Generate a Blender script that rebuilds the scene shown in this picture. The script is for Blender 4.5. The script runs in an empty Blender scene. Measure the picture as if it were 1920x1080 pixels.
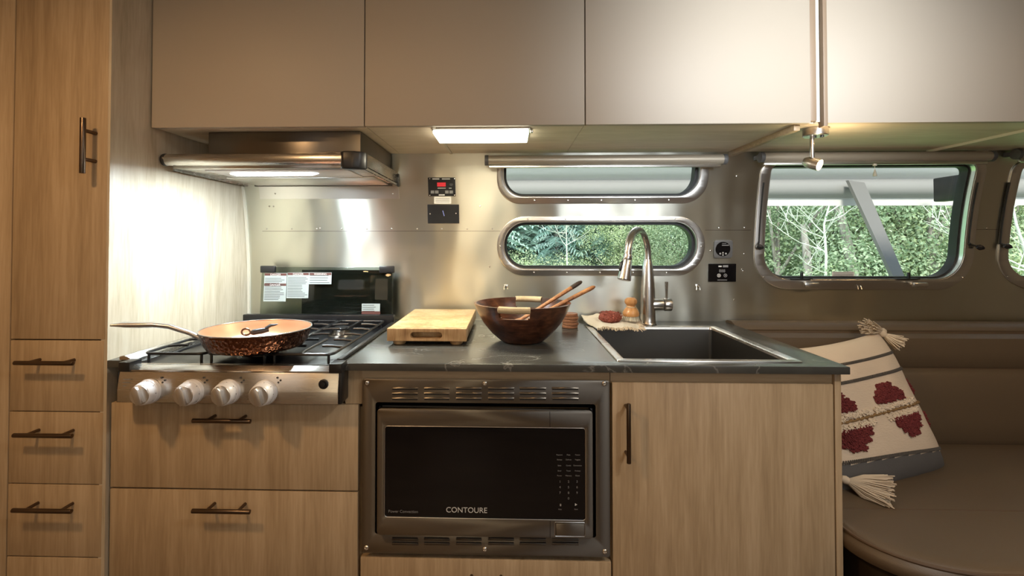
import bpy, bmesh, math, random
from mathutils import Vector, Matrix, Euler, noise
R = math.radians
random.seed(7)
S = bpy.context.scene
C = S.collection

# ------------------------------------------------------------------ camera
F = 900.0                       # focal length in pixels of a 1920 wide frame
YAW, PITCH = R(1.7), R(1.0)
CX, CY = 928.0, 438.0
CAMZ = 1.21
cd = bpy.data.cameras.new('camera'); cam = bpy.data.objects.new('camera', cd); C.objects.link(cam)
cd.sensor_width = 36; cd.lens = F / 1920 * 36
cd.shift_x = (960 - CX) / 1920; cd.shift_y = -(540 - CY) / 1920
cd.clip_start = 0.02; cd.clip_end = 300
cam.location = (0, 0, CAMZ)
cam.rotation_euler = Euler((R(90) + PITCH, 0, YAW), 'XYZ')
S.camera = cam
CM = cam.rotation_euler.to_matrix()

# ------------------------------------------------------------------ view
S.view_settings.view_transform = 'Standard'
S.view_settings.look = 'None'
S.view_settings.gamma = 1
S.view_settings.use_curve_mapping = False
S.view_settings.exposure = 0.12

# ------------------------------------------------------------------ world
w = bpy.data.worlds.new('sky'); S.world = w; w.use_nodes = True
nt = w.node_tree; bg = nt.nodes['Background']
tc = nt.nodes.new('ShaderNodeTexCoord'); sp = nt.nodes.new('ShaderNodeSeparateXYZ'); cr = nt.nodes.new('ShaderNodeValToRGB')
nt.links.new(tc.outputs['Generated'], sp.inputs[0]); nt.links.new(sp.outputs['Z'], cr.inputs[0]); nt.links.new(cr.outputs[0], bg.inputs[0])
cr.color_ramp.elements[0].position = 0.0; cr.color_ramp.elements[0].color = (0.80, 0.88, 0.92, 1)
cr.color_ramp.elements[1].position = 0.7; cr.color_ramp.elements[1].color = (0.50, 0.68, 0.95, 1)
bg.inputs[1].default_value = 3.3

def light(name, kind, loc, power, color, aim=None, size=None, size_y=None, **kw):
    d = bpy.data.lights.new(name, kind); o = bpy.data.objects.new(name, d); C.objects.link(o)
    o.location = loc; d.energy = power; d.color = color
    if kind == 'AREA':
        d.shape = 'RECTANGLE' if size_y else 'SQUARE'; d.size = size
        if size_y: d.size_y = size_y
    elif kind in ('POINT', 'SPOT') and size: d.shadow_soft_size = size
    for k, v in kw.items(): setattr(d, k, v)
    if aim is not None:
        o.rotation_euler = (Vector(aim) - Vector(loc)).to_track_quat('-Z', 'Y').to_euler()
    return o

sun = light('sun', 'SUN', (0, -5, 12), 8.0, (1.0, 0.96, 0.90), aim=(3, 6, 0)); sun.data.angle = R(12)
WARM = (1.0, 0.60, 0.28); DAY = (0.86, 0.93, 1.0); NEUT = (1.0, 0.90, 0.78)
# daylight through the roof hatch over the aisle and the door window behind the camera
light('roof_hatch_daylight', 'AREA', (1.05, 0.40, 1.955), 3.6, DAY, aim=(1.05, 0.60, 0), size=0.7, size_y=0.5)
light('window_daylight', 'AREA', (0.9, -0.80, 1.42), 3, DAY, aim=(0.9, 1.2, 0.7), size=1.0, size_y=0.48)
# added fill spots with no fixture, opposite side, brightening the cupboard doors
light('door_fill_spot', 'SPOT', (0.70, -0.25, 1.60), 200, (0.90, 0.95, 1.0), aim=(0.72, 1.27, 1.68), size=.25, spot_size=R(40), spot_blend=1.0)
light('door_fill_spot', 'SPOT', (-0.25, -0.25, 1.72), 7, WARM, aim=(-0.45, 1.27, 1.78), size=.05, spot_size=R(55), spot_blend=1.0)
light('ceiling_area_light', 'AREA', (0.85, 0.15, 1.935), 7, NEUT, aim=(0.85, 0.45, 0), size=0.12)  # added fill with no fixture, lifts the right base door and worktop
# warm ceiling downlights
for i, (x, y, p) in enumerate([(-0.95, 0.30, 8.5), (0.05, 0.35, 1.4), (2.1, 0.5, 3.5), (-0.7, -0.45, 2.0)]):
    light('ceiling_area_light', 'AREA', (x, y, 1.935), p, WARM, aim=(x, y + 0.02, 0), size=0.10)
# range hood lamps
light('hood_lamp_beam', 'AREA', (-0.70, 1.372, 1.398), 8.5, (0.82, 0.94, 1.0), aim=(-0.74, 1.40, 0.9), size=0.26, size_y=0.035)
# strip light under the cupboards
light('strip_light_beam', 'AREA', (-0.09, 1.37, 1.486), 4.0, (1.0, 0.90, 0.68), aim=(-0.09, 1.37, 0.9), size=0.24, size_y=0.09)

# ------------------------------------------------------------------ helpers
def at(px, py, Y):
    d = CM @ Vector(((px - CX) / F, (CY - py) / F, -1.0))
    return Vector((0, 0, CAMZ)) + d * (Y / d.y)
def X(px, Y, py=454): return at(px, py, Y).x
def Z(py, Y, px=955): return at(px, py, Y).z
WPTS = [(0.0, 1.775), (0.9, 1.770), (1.10, 1.766), (1.2, 1.757), (1.3, 1.744), (1.4, 1.724), (1.52, 1.690), (1.62, 1.645), (1.72, 1.575), (1.84, 1.46), (1.92, 1.33), (1.97, 1.18), (2.0, 1.0)]
def WY(z):
    if z <= WPTS[0][0]: return WPTS[0][1]
    for i in range(len(WPTS) - 1):
        a, b = WPTS[i], WPTS[i + 1]
        if z <= b[0] + 1e-9:
            t = (z - a[0]) / (b[0] - a[0])
            p0 = WPTS[i - 1] if i > 0 else a; p3 = WPTS[i + 2] if i + 2 < len(WPTS) else b
            m0 = (b[1] - p0[1]) / (b[0] - p0[0]) * (b[0] - a[0]) if b[0] != p0[0] else 0
            m1 = (p3[1] - a[1]) / (p3[0] - a[0]) * (b[0] - a[0]) if p3[0] != a[0] else 0
            return (2*t**3 - 3*t*t + 1) * a[1] + (t**3 - 2*t*t + t) * m0 + (-2*t**3 + 3*t*t) * b[1] + (t**3 - t*t) * m1
    return WPTS[-1][1]
def wn(p): return Vector((0, -1, (WY(p.z + .01) - WY(p.z - .01)) / .02)).normalized()
def atw(px, py, d=0.0):
    Y = 1.76
    for _ in range(12):
        p = at(px, py, Y); Y = WY(p.z) - d
    return at(px, py, Y)

def tag(o, label=None, cat=None, group=None, kind=None):
    if label: o['label'] = label
    if cat: o['category'] = cat
    if group: o['group'] = group
    if kind: o['kind'] = kind
    return o
def thing(name, label, cat, loc=(0, 0, 0), rz=0, group=None, kind=None):
    o = bpy.data.objects.new(name, None); C.objects.link(o); o.location = loc; o.rotation_euler = (0, 0, rz)
    o.empty_display_size = 0.05
    return tag(o, label, cat, group, kind)
def worldloc(o):
    v = Vector((0, 0, 0))
    while o: v += Vector(o.location); o = o.parent
    return v
def obj(name, bm, m, parent=None, base=None, smooth=True, angle=35):
    """bm in world coordinates; the object gets its origin at base (or the parent's origin)."""
    me = bpy.data.meshes.new(name)
    if isinstance(bm, bpy.types.Mesh): me = bm
    else:
        bmesh.ops.recalc_face_normals(bm, faces=bm.faces[:]) 
        bm.to_mesh(me); bm.free()
    me.name = name
    if len(me.materials): me.materials.clear()
    for k in (m if isinstance(m, (list, tuple)) else [m]): me.materials.append(k)
    if smooth and len(me.polygons):
        me.polygons.foreach_set('use_smooth', [True] * len(me.polygons))
        me.set_sharp_from_angle(angle=R(angle))
    o = bpy.data.objects.new(name, me); C.objects.link(o)
    if parent is not None:
        o.parent = parent; pw = worldloc(parent)
        me.transform(Matrix.Translation(-pw))
    elif base is not None:
        me.transform(Matrix.Translation(-Vector(base))); o.location = base
    else:
        vs = [v.co for v in me.vertices]
        b = Vector(((min(v.x for v in vs) + max(v.x for v in vs)) / 2, (min(v.y for v in vs) + max(v.y for v in vs)) / 2, min(v.z for v in vs)))
        me.transform(Matrix.Translation(-b)); o.location = b
    return o
def copy_tree(o, parent=None):
    c = o.copy(); C.objects.link(c); c.parent = parent
    for ch in list(o.children): copy_tree(ch, c)
    return c
def NB(): return bmesh.new()
def merge(bm, t, mi=0):
    for f in t.faces: f.material_index = mi
    me = bpy.data.meshes.new('tmp'); t.to_mesh(me); t.free(); bm.from_mesh(me); bpy.data.meshes.remove(me)
def box(bm, x0, x1, y0, y1, z0, z1, b=0.0, mi=0, seg=2, mat=None):
    t = bmesh.new(); bmesh.ops.create_cube(t, size=1)
    sx, sy, sz = abs(x1 - x0), abs(y1 - y0), abs(z1 - z0)
    for v in t.verts:
        v.co = Vector(((x0 + x1) / 2 + v.co.x * sx, (y0 + y1) / 2 + v.co.y * sy, (z0 + z1) / 2 + v.co.z * sz))
    if b > 0:
        b = min(b, sx * .45, sy * .45, sz * .45)
        bmesh.ops.bevel(t, geom=t.edges[:], offset=b, segments=seg, affect='EDGES', profile=0.5, clamp_overlap=True)
    if mat is not None: bmesh.ops.transform(t, matrix=mat, verts=t.verts[:])
    merge(bm, t, mi); return bm
def frame_of(d):
    d = d.normalized(); u = Vector((0, 0, 1)) if abs(d.z) < .95 else Vector((1, 0, 0))
    a = d.cross(u).normalized(); return a, a.cross(d).normalized()
def tube(bm, pts, r, seg=12, caps=True, mi=0, flat=1.0, closed=False):
    pts = [Vector(p) for p in pts]; n = len(pts)
    rr = r if isinstance(r, (list, tuple)) else [r] * n
    rings = []; a = None
    for i, p in enumerate(pts):
        if closed: d = pts[(i + 1) % n] - pts[i - 1]
        else: d = pts[min(i + 1, n - 1)] - pts[max(i - 1, 0)]
        d.normalize()
        if a is None: a, b = frame_of(d)
        else:
            a = (a - d * a.dot(d)).normalized(); b = a.cross(d).normalized()
        b = a.cross(d).normalized()
        rings.append([bm.verts.new(p + a * math.cos(t) * rr[i] + b * math.sin(t) * rr[i] * flat) for t in [2 * math.pi * k / seg for k in range(seg)]])
    m = n if closed else n - 1
    for i in range(m):
        q, s = rings[i], rings[(i + 1) % n]
        for k in range(seg):
            f = bm.faces.new((q[k], q[(k + 1) % seg], s[(k + 1) % seg], s[k])); f.material_index = mi
    if caps and not closed:
        bm.faces.new(rings[0]).material_index = mi; bm.faces.new(rings[-1][::-1]).material_index = mi
    return bm
def cyl(bm, p0, p1, r, r1=None, seg=24, b=0.0, mi=0):
    r1 = r if r1 is None else r1; p0 = Vector(p0); p1 = Vector(p1); d = (p1 - p0).normalized()
    if b > 0:
        return tube(bm, [p0, p0 + d * b * .3, p0 + d * b, p1 - d * b, p1 - d * b * .3, p1], [r - b, r - b * .3, r, r1, r1 - b * .3, r1 - b], seg, True, mi)
    return tube(bm, [p0, p1], [r, r1], seg, True, mi)
def lathe(bm, prof, c, axis=(0, 0, 1), seg=48, mi=0, closed=False):
    """prof: list of (radius, height along axis)"""
    ax = Vector(axis).normalized(); a, b = frame_of(ax); c = Vector(c); rings = []
    for r, h in prof:
        if r < 1e-6: rings.append([bm.verts.new(c + ax * h)])
        else: rings.append([bm.verts.new(c + ax * h + a * math.cos(t) * r + b * math.sin(t) * r) for t in [2 * math.pi * k / seg for k in range(seg)]])
    L = len(rings)
    for i in range(L if closed else L - 1):
        q, s = rings[i], rings[(i + 1) % L]
        if len(q) == 1 and len(s) == 1: continue
        for k in range(seg):
            k2 = (k + 1) % seg
            if len(q) == 1: f = bm.faces.new((q[0], s[k2], s[k]))
            elif len(s) == 1: f = bm.faces.new((q[k], q[k2], s[0]))
            else: f = bm.faces.new((q[k], q[k2], s[k2], s[k]))
            f.material_index = mi
    return bm
def prism(bm, poly, axis, a0, a1, mi=0, b=0.0):
    """poly of 2D points; axis 'x': points are (y,z); 'y': (x,z); 'z': (x,y)"""
    t = bmesh.new()
    def mk(p, a): return {'x': (a, p[0], p[1]), 'y': (p[0], a, p[1]), 'z': (p[0], p[1], a)}[axis]
    v0 = [t.verts.new(mk(p, a0)) for p in poly]; v1 = [t.verts.new(mk(p, a1)) for p in poly]
    t.faces.new(v0); t.faces.new(v1[::-1]); n = len(poly)
    for i in range(n): t.faces.new((v0[i], v1[i], v1[(i + 1) % n], v0[(i + 1) % n]))
    bmesh.ops.recalc_face_normals(t, faces=t.faces[:])
    if b > 0: bmesh.ops.bevel(t, geom=t.edges[:], offset=b, segments=2, affect='EDGES', profile=.5, clamp_overlap=True)
    merge(bm, t, mi); return bm
def rrect(x0, x1, z0, z1, r, seg=10, rt=None):
    """rounded rectangle, counter clockwise; rt = radius of the top corners"""
    rt = r if rt is None else rt; P = []
    for cx, cz, a0, q in ((x1 - r, z0 + r, -90, r), (x1 - rt, z1 - rt, 0, rt), (x0 + rt, z1 - rt, 90, rt), (x0 + r, z0 + r, 180, r)):
        for k in range(seg + 1):
            a = R(a0 + 90 * k / seg); P.append((cx + q * math.cos(a), cz + q * math.sin(a)))
    return P
def plate(loops, d0, d1, bend=True, bev=0.0, step=0.02, axis='y'):
    """filled 2D outline (x,z) with holes, between depths d0 and d1 measured off the wall into the room (bend) or world y (no bend)"""
    cu = bpy.data.curves.new('tmpc', 'CURVE'); cu.dimensions = '2D'; cu.fill_mode = 'BOTH'
    for lp in loops:
        s = cu.splines.new('POLY'); s.points.add(len(lp) - 1); s.use_cyclic_u = True
        for i, p in enumerate(lp): s.points[i].co = (p[0], p[1], 0, 1)
    cu.extrude = abs(d1 - d0) / 2 - bev; cu.bevel_depth = bev; cu.bevel_resolution = 1; cu.offset = -bev
    to = bpy.data.objects.new('tmpo', cu); C.objects.link(to)
    me = bpy.data.meshes.new_from_object(to); bpy.data.objects.remove(to); bpy.data.curves.remove(cu)
    bm = bmesh.new(); bm.from_mesh(me); bpy.data.meshes.remove(me)
    bmesh.ops.remove_doubles(bm, verts=bm.verts[:], dist=1e-6)
    m = (d0 + d1) / 2
    if axis == 'z':
        for v in bm.verts: v.co = Vector((v.co.x, v.co.y, v.co.z + m))
        bmesh.ops.recalc_face_normals(bm, faces=bm.faces[:]); return bm
    if bend:
        zs = [v.co.y for v in bm.verts]; z = math.ceil(min(zs) / step) * step + step * .37
        while z < max(zs):
            if z > 1.0: bmesh.ops.bisect_plane(bm, geom=bm.verts[:] + bm.edges[:] + bm.faces[:], plane_co=(0, z, 0), plane_no=(0, 1, 0))
            z += step
    for v in bm.verts:
        x, z, h = v.co; d = m + h
        v.co = Vector((x, (WY(z) - d) if bend else d, z))
    bmesh.ops.recalc_face_normals(bm, faces=bm.faces[:])
    return bm
def text(body, size, m, name='lettering', parent=None, loc=(0, 0, 0), ext=0.0002, align='LEFT', rot=(R(90), 0, 0), shear=0):
    cu = bpy.data.curves.new('tmpt', 'FONT'); cu.body = body; cu.size = size; cu.extrude = ext; cu.align_x = align; cu.shear = shear
    to = bpy.data.objects.new('tmpo', cu); C.objects.link(to)
    me = bpy.data.meshes.new_from_object(to); bpy.data.objects.remove(to); bpy.data.curves.remove(cu)
    me.transform(Matrix.Translation(loc) @ Euler(rot).to_matrix().to_4x4())
    return obj(name, me, m, parent, smooth=False)

# ------------------------------------------------------------------ materials
def mat(name, col, rough=0.5, metal=0.0, **kw):
    m = bpy.data.materials.new(name); m.use_nodes = True; p = m.node_tree.nodes['Principled BSDF']
    p.inputs['Base Color'].default_value = (*col, 1); p.inputs['Roughness'].default_value = rough; p.inputs['Metallic'].default_value = metal
    for k, v in kw.items(): p.inputs[k.replace('_', ' ')].default_value = v
    return m
def N(m, t, **kw):
    n = m.node_tree.nodes.new(t)
    for k, v in kw.items(): setattr(n, k, v)
    return n
def L(m, a, b): m.node_tree.links.new(a, b)
def P(m): return m.node_tree.nodes['Principled BSDF']
def coords(m, scale, out='Object'):
    t = N(m, 'ShaderNodeTexCoord'); mp = N(m, 'ShaderNodeMapping'); L(m, t.outputs[out], mp.inputs[0]); mp.inputs['Scale'].default_value = scale
    return mp.outputs[0]
def noise_col(m, scale, cols, vec=(1, 1, 1), detail=6, rough=.6, pos=None, dist=0.0):
    n = N(m, 'ShaderNodeTexNoise'); n.inputs['Scale'].default_value = scale; n.inputs['Detail'].default_value = detail
    n.inputs['Roughness'].default_value = rough; n.inputs['Distortion'].default_value = dist
    L(m, coords(m, vec), n.inputs['Vector']); r = N(m, 'ShaderNodeValToRGB'); L(m, n.outputs[0], r.inputs[0])
    e = r.color_ramp.elements; pos = pos or [0.3 + 0.4 * i / (len(cols) - 1) for i in range(len(cols))]
    while len(e) < len(cols): e.new(.5)
    for i, c in enumerate(cols): e[i].position = pos[i]; e[i].color = (*c, 1)
    L(m, r.outputs[0], P(m).inputs['Base Color']); return r.outputs[0]
def bump(m, scale, strength, dist=0.001, vec=(1, 1, 1), kind='noise', detail=4):
    if kind == 'noise':
        n = N(m, 'ShaderNodeTexNoise'); n.inputs['Detail'].default_value = detail; o = n.outputs[0]
    else:
        n = N(m, 'ShaderNodeTexVoronoi'); n.feature = 'SMOOTH_F1' if kind == 'smooth' else 'F1'; o = n.outputs['Distance']
    n.inputs['Scale'].default_value = scale
    L(m, coords(m, vec), n.inputs['Vector']); b = N(m, 'ShaderNodeBump'); b.inputs['Strength'].default_value = strength
    b.inputs['Distance'].default_value = dist; L(m, o, b.inputs['Height']); L(m, b.outputs[0], P(m).inputs['Normal'])
    return b
def wood(name, cols, vec, rough=.42, scale=3.0, bs=.12):
    m = mat(name, cols[1], rough); n = N(m, 'ShaderNodeTexNoise'); n.inputs['Scale'].default_value = scale; n.inputs['Detail'].default_value = 9
    n.inputs['Roughness'].default_value = .62; n.inputs['Distortion'].default_value = .35; v = coords(m, vec); L(m, v, n.inputs['Vector'])
    n2 = N(m, 'ShaderNodeTexNoise'); n2.inputs['Scale'].default_value = scale * 7; n2.inputs['Detail'].default_value = 5; L(m, v, n2.inputs['Vector'])
    mx = N(m, 'ShaderNodeMath', operation='MULTIPLY_ADD'); L(m, n2.outputs[0], mx.inputs[0]); mx.inputs[1].default_value = .45; L(m, n.outputs[0], mx.inputs[2])
    r = N(m, 'ShaderNodeValToRGB'); L(m, mx.outputs[0], r.inputs[0]); e = r.color_ramp.elements; e.new(.5)
    for i, p in enumerate((.52, .70, .9)): e[i].position = p; e[i].color = (*cols[i], 1)
    L(m, r.outputs[0], P(m).inputs['Base Color'])
    b = N(m, 'ShaderNodeBump'); b.inputs['Strength'].default_value = bs; b.inputs['Distance'].default_value = .001; L(m, n2.outputs[0], b.inputs['Height']); L(m, b.outputs[0], P(m).inputs['Normal'])
    return m
M = {}
MAP = [(.33, .235, .137), (.41, .30, .18), (.49, .37, .235)]
M['maple'] = wood('maple', MAP, (14, 14, .8), scale=2.2, bs=.06)
M['maple_h'] = wood('maple_horizontal', MAP, (1, 9, 9), scale=2.2)
M['maple_d'] = wood('maple_deep_grain', MAP, (9, 1, 9), scale=2.2)
M['taupe'] = mat('taupe_laminate', (.39, .34, .275), .55); bump(M['taupe'], 900, .08, .0004)
M['under'] = wood('cupboard_underside', [(.56, .48, .37), (.64, .56, .44), (.72, .64, .52)], (1, 9, 9), .48, 2.2)
M['edge'] = mat('cupboard_edge', (.25, .18, .12), .5)
def metal(name, col, rough, aniso=.0, tang=None, wav=0.0, streak=None):
    m = mat(name, col, rough, 1.0); p = P(m)
    p.inputs['Anisotropic'].default_value = aniso
    if tang:
        c = N(m, 'ShaderNodeCombineXYZ')
        for i in range(3): c.inputs[i].default_value = tang[i]
        L(m, c.outputs[0], p.inputs['Tangent'])
    if streak:
        n = N(m, 'ShaderNodeTexNoise'); n.inputs['Scale'].default_value = 40; n.inputs['Detail'].default_value = 4; L(m, coords(m, streak), n.inputs['Vector'])
        mr = N(m, 'ShaderNodeMapRange'); L(m, n.outputs[0], mr.inputs[0]); mr.inputs[3].default_value = rough * .93; mr.inputs[4].default_value = rough * 1.07
        L(m, mr.outputs[0], p.inputs['Roughness'])
    if wav: bump(m, 2.2, wav, .04, vec=(1.6, 1, .8), detail=2)
    return m
M['alu'] = metal('brushed_aluminium', (.66, .66, .585), .30, .8, (0, 0, 1), .5, (.2, 1, 12))
M['alu_frame'] = metal('satin_aluminium', (.72, .71, .68), .28)
M['rivet'] = metal('rivet_steel', (.8, .78, .74), .22)
M['steel'] = metal('stainless_steel', (.60, .58, .545), .27, .85, (0, 0, 1), 0, (.2, 1, 14))
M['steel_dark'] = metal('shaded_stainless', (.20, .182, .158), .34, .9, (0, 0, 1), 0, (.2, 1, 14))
M['nickel'] = metal('brushed_nickel', (.60, .58, .56), .27)
M['grip'] = metal('satin_grip', (.72, .70, .68), .38)
M['bronze'] = metal('dark_bronze', (.13, .095, .07), .32)
M['sink'] = metal('sink_steel', (.20, .19, .175), .36)  # shade inside the deep basin is put into this darker steel colour
M['white_metal'] = mat('silver_paint', (.78, .79, .82), .35, .1)
M['black'] = mat('black_plastic', (.012, .012, .013), .35)
M['enamel'] = mat('black_enamel', (.006, .006, .007), .28)
M['iron'] = mat('black_grate', (.010, .010, .011), .30)
M['gasket'] = mat('black_rubber', (.010, .011, .012), .5)
M['bglass'] = mat('black_glass', (.004, .004, .005), .06)
M['smoke'] = mat('smoked_glass', (.02, .022, .02), .04)
def glass(name, tint, gloss=.08):
    m = bpy.data.materials.new(name); m.use_nodes = True; t = m.node_tree; t.nodes.remove(t.nodes['Principled BSDF'])
    tr = t.nodes.new('ShaderNodeBsdfTransparent'); tr.inputs[0].default_value = (*tint, 1); gl = t.nodes.new('ShaderNodeBsdfGlossy'); gl.inputs['Roughness'].default_value = .02
    mx = t.nodes.new('ShaderNodeMixShader'); ge = t.nodes.new('ShaderNodeNewGeometry')
    def mth(op, a, b=None):
        n = t.nodes.new('ShaderNodeMath'); n.operation = op
        for i, v in enumerate((a, b)):
            if v is None: continue
            if isinstance(v, (int, float)): n.inputs[i].default_value = v
            else: t.links.new(v, n.inputs[i])
        return n.outputs[0]
    dp = t.nodes.new('ShaderNodeVectorMath'); dp.operation = 'DOT_PRODUCT'; t.links.new(ge.outputs['Incoming'], dp.inputs[0]); t.links.new(ge.outputs['Normal'], dp.inputs[1])
    fz = mth('MULTIPLY_ADD', mth('POWER', mth('SUBTRACT', 1.0, mth('ABSOLUTE', dp.outputs['Value'])), 5.0), .96); fz.node.inputs[2].default_value = .035
    t.links.new(fz, mx.inputs[0]); t.links.new(tr.outputs[0], mx.inputs[1]); t.links.new(gl.outputs[0], mx.inputs[2])
    t.links.new(mx.outputs[0], t.nodes['Material Output'].inputs[0]); return m
M['pane'] = glass('window_glass', (.96, .97, .95))
M['lid'] = glass('tinted_lid_glass', (.66, .70, .67))
M['counter'] = mat('slate_laminate', (.05, .05, .045), .24)
def emis(name, col, st):
    m = bpy.data.materials.new(name); m.use_nodes = True; p = P(m); p.inputs['Base Color'].default_value = (*col, 1)
    p.inputs['Emission Color'].default_value = (*col, 1); p.inputs['Emission Strength'].default_value = st; return m
M['led_cool'] = emis('cool_led', (.88, .96, 1.0), 14)
M['led_warm'] = emis('warm_led', (1.0, .93, .72), 9)
M['bulb'] = emis('warm_bulb', (1.0, .80, .45), 30)
M['downlight'] = emis('downlight_lens', (1.0, .8, .55), 6)
M['daywin'] = emis('daylit_window', (.85, .93, 1.0), .8)
M['leather'] = mat('brown_leather', (.105, .072, .042), .46); bump(M['leather'], 420, .25, .0006, kind='voronoi')
M['leather_seam'] = mat('leather_piping', (.10, .062, .036), .5)
M['copper'] = metal('hammered_copper', (.19, .085, .052), .22); bump(M['copper'], 125, 1.0, .004, kind='smooth')
M['copper_in'] = mat('copper_ceramic', (.46, .20, .10), .38, .3)
M['board'] = wood('butcher_block', [(.33, .20, .085), (.50, .335, .165), (.62, .46, .26)], (3, 3, 3), .45, 5.0)
M['board_side'] = wood('butcher_block_side', [(.27, .15, .065), (.44, .27, .125), (.56, .38, .20)], (14, 14, 1.2), .5, 3.0)
M['bowlwood'] = None
M['utensil'] = wood('utensil_wood', [(.16, .065, .025), (.34, .15, .06), (.48, .24, .10)], (6, 6, 6), .35, 4.0)
M['dark_wood'] = mat('charred_wood', (.035, .02, .014), .4)
M['rope'] = mat('jute_rope', (.52, .42, .27), .8)
M['coaster'] = wood('coaster_wood', [(.12, .045, .018), (.22, .09, .04), (.32, .14, .07)], (6, 6, 6), .45, 4.0)
M['towel'] = mat('cream_cotton', (.66, .60, .50), .9); bump(M['towel'], 300, .4, .001)
M['scrub'] = mat('copper_red_scrubber', (.30, .075, .05), .55, .3); bump(M['scrub'], 160, 1.0, .004, kind='voronoi')
M['brushwood'] = wood('brush_wood', [(.38, .16, .05), (.52, .25, .09), (.62, .33, .13)], (8, 8, 1), .3, 3.0)
M['bristle'] = mat('bristles', (.78, .74, .62), .7)
M['label'] = mat('label_paper', (.34, .38, .37), .6)
M['label_w'] = mat('label_white', (.78, .76, .70), .6)
M['ink'] = mat('label_ink', (.05, .05, .05), .6)
M['ink_red'] = mat('label_red_ink', (.10, .035, .028), .6)
M['print'] = mat('white_print', (.60, .60, .58), .5)
M['print_d'] = mat('grey_print', (.22, .22, .22), .5)
M['red'] = emis('red_display', (.5, .02, .03), .35)
M['blue'] = mat('blue_screen', (.3, .35, .8), .4)
M['grey'] = mat('grey_plastic', (.10, .10, .10), .5)
M['blind'] = mat('roller_blind_tube', (.42, .37, .29), .45, .4)
M['fringe'] = mat('cream_yarn', (.60, .49, .36), .9)
M['ceil'] = mat('ceiling_panel', (.50, .48, .44), .45, .2)
M['floorm'] = wood('floor_planks', [(.10, .065, .04), (.15, .10, .065), (.21, .15, .10)], (1, 9, 9), .45, 2.0)
M['interior'] = mat('greige_lining', (.24, .21, .165), .6)
M['cream'] = mat('caulk', (.60, .56, .46), .6)
# countertop veins
m = M['counter']
base = noise_col(m, 2.4, [(.030, .031, .029), (.060, .060, .054), (.105, .10, .09)], (1, 1, 1), 8, .6, [.35, .55, .8])
n = N(m, 'ShaderNodeTexNoise'); n.inputs['Scale'].default_value = 3.2; n.inputs['Detail'].default_value = 6; n.inputs['Distortion'].default_value = 1.0; L(m, coords(m, (1, 2.2, 1)), n.inputs['Vector'])
s1 = N(m, 'ShaderNodeMath', operation='SUBTRACT'); L(m, n.outputs[0], s1.inputs[0]); s1.inputs[1].default_value = .5
s2 = N(m, 'ShaderNodeMath', operation='ABSOLUTE'); L(m, s1.outputs[0], s2.inputs[0])
r = N(m, 'ShaderNodeValToRGB'); L(m, s2.outputs[0], r.inputs[0]); r.color_ramp.elements[0].position = .0; r.color_ramp.elements[0].color = (1, 1, 1, 1); r.color_ramp.elements[1].position = .006; r.color_ramp.elements[1].color = (0, 0, 0, 1)
mx = N(m, 'ShaderNodeMixRGB'); L(m, r.outputs[0], mx.inputs[0]); L(m, base, mx.inputs[1]); mx.inputs[2].default_value = (.17, .165, .15, 1); L(m, mx.outputs[0], P(m).inputs['Base Color'])
# butcher-block staves
def brick(m, scale, c1, c2, vec, bw=.5, rh=.25):
    b = N(m, 'ShaderNodeTexBrick'); b.inputs['Scale'].default_value = scale; b.inputs['Color1'].default_value = (*c1, 1); b.inputs['Color2'].default_value = (*c2, 1)
    b.inputs['Mortar'].default_value = (*[x * .8 for x in c1], 1); b.inputs['Mortar Size'].default_value = .004; b.inputs['Brick Width'].default_value = bw; b.inputs['Row Height'].default_value = rh
    L(m, coords(m, vec), b.inputs['Vector']); return b
m = M['board']; b = brick(m, 10, (.92, .86, .72), (1.0, 1.0, 1.0), (1, 1, 1), .35, .3)
old = P(m).inputs['Base Color'].links[0].from_socket; mx = N(m, 'ShaderNodeMixRGB', blend_type='MULTIPLY'); mx.inputs[0].default_value = 1; L(m, old, mx.inputs[1]); L(m, b.outputs[0], mx.inputs[2]); L(m, mx.outputs[0], P(m).inputs['Base Color'])
m = wood('acacia_bowl', [(.018, .006, .003), (.050, .017, .008), (.115, .045, .021)], (2, 2, 6), .28, 4.0); M['bowlwood'] = m
b = brick(m, 9, (.55, .5, .5), (1.7, 1.6, 1.5), (1, 1, 1), .45, .3); b.inputs['Mortar Size'].default_value = .0
old = P(m).inputs['Base Color'].links[0].from_socket; mx = N(m, 'ShaderNodeMixRGB', blend_type='MULTIPLY'); mx.inputs[0].default_value = 1; L(m, old, mx.inputs[1]); L(m, b.outputs[0], mx.inputs[2]); L(m, mx.outputs[0], P(m).inputs['Base Color'])

# ------------------------------------------------------------------ key planes
YF = 1.150      # fronts of the lower doors and drawers
YS = 1.130      # front edge of the worktop
YU = 1.270      # upper cupboard doors
YT = 1.140      # tall cupboard doors
XP = X(202, YT, 560)          # right face of the tall cupboard (its side panel)
ZC = Z(683.5, YS)             # worktop surface
ZCB = Z(697.5, YS)            # underside of worktop
ZU = Z(234, YU)               # underside of upper cupboards
XR = X(1594, YS, 690)         # right end of the worktop
print('XP', XP, 'ZC', ZC, 'ZCB', ZCB, 'ZU', ZU, 'XR', XR)
# ================================================================== SETTING
XL, XRR, YB = -1.75, 3.05, -0.86
floor = NB(); box(floor, XL, XRR, YB, 1.80, -0.06, 0); tag(obj('floor', floor, M['floorm'], base=(0, 0, 0)), kind='structure')

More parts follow.
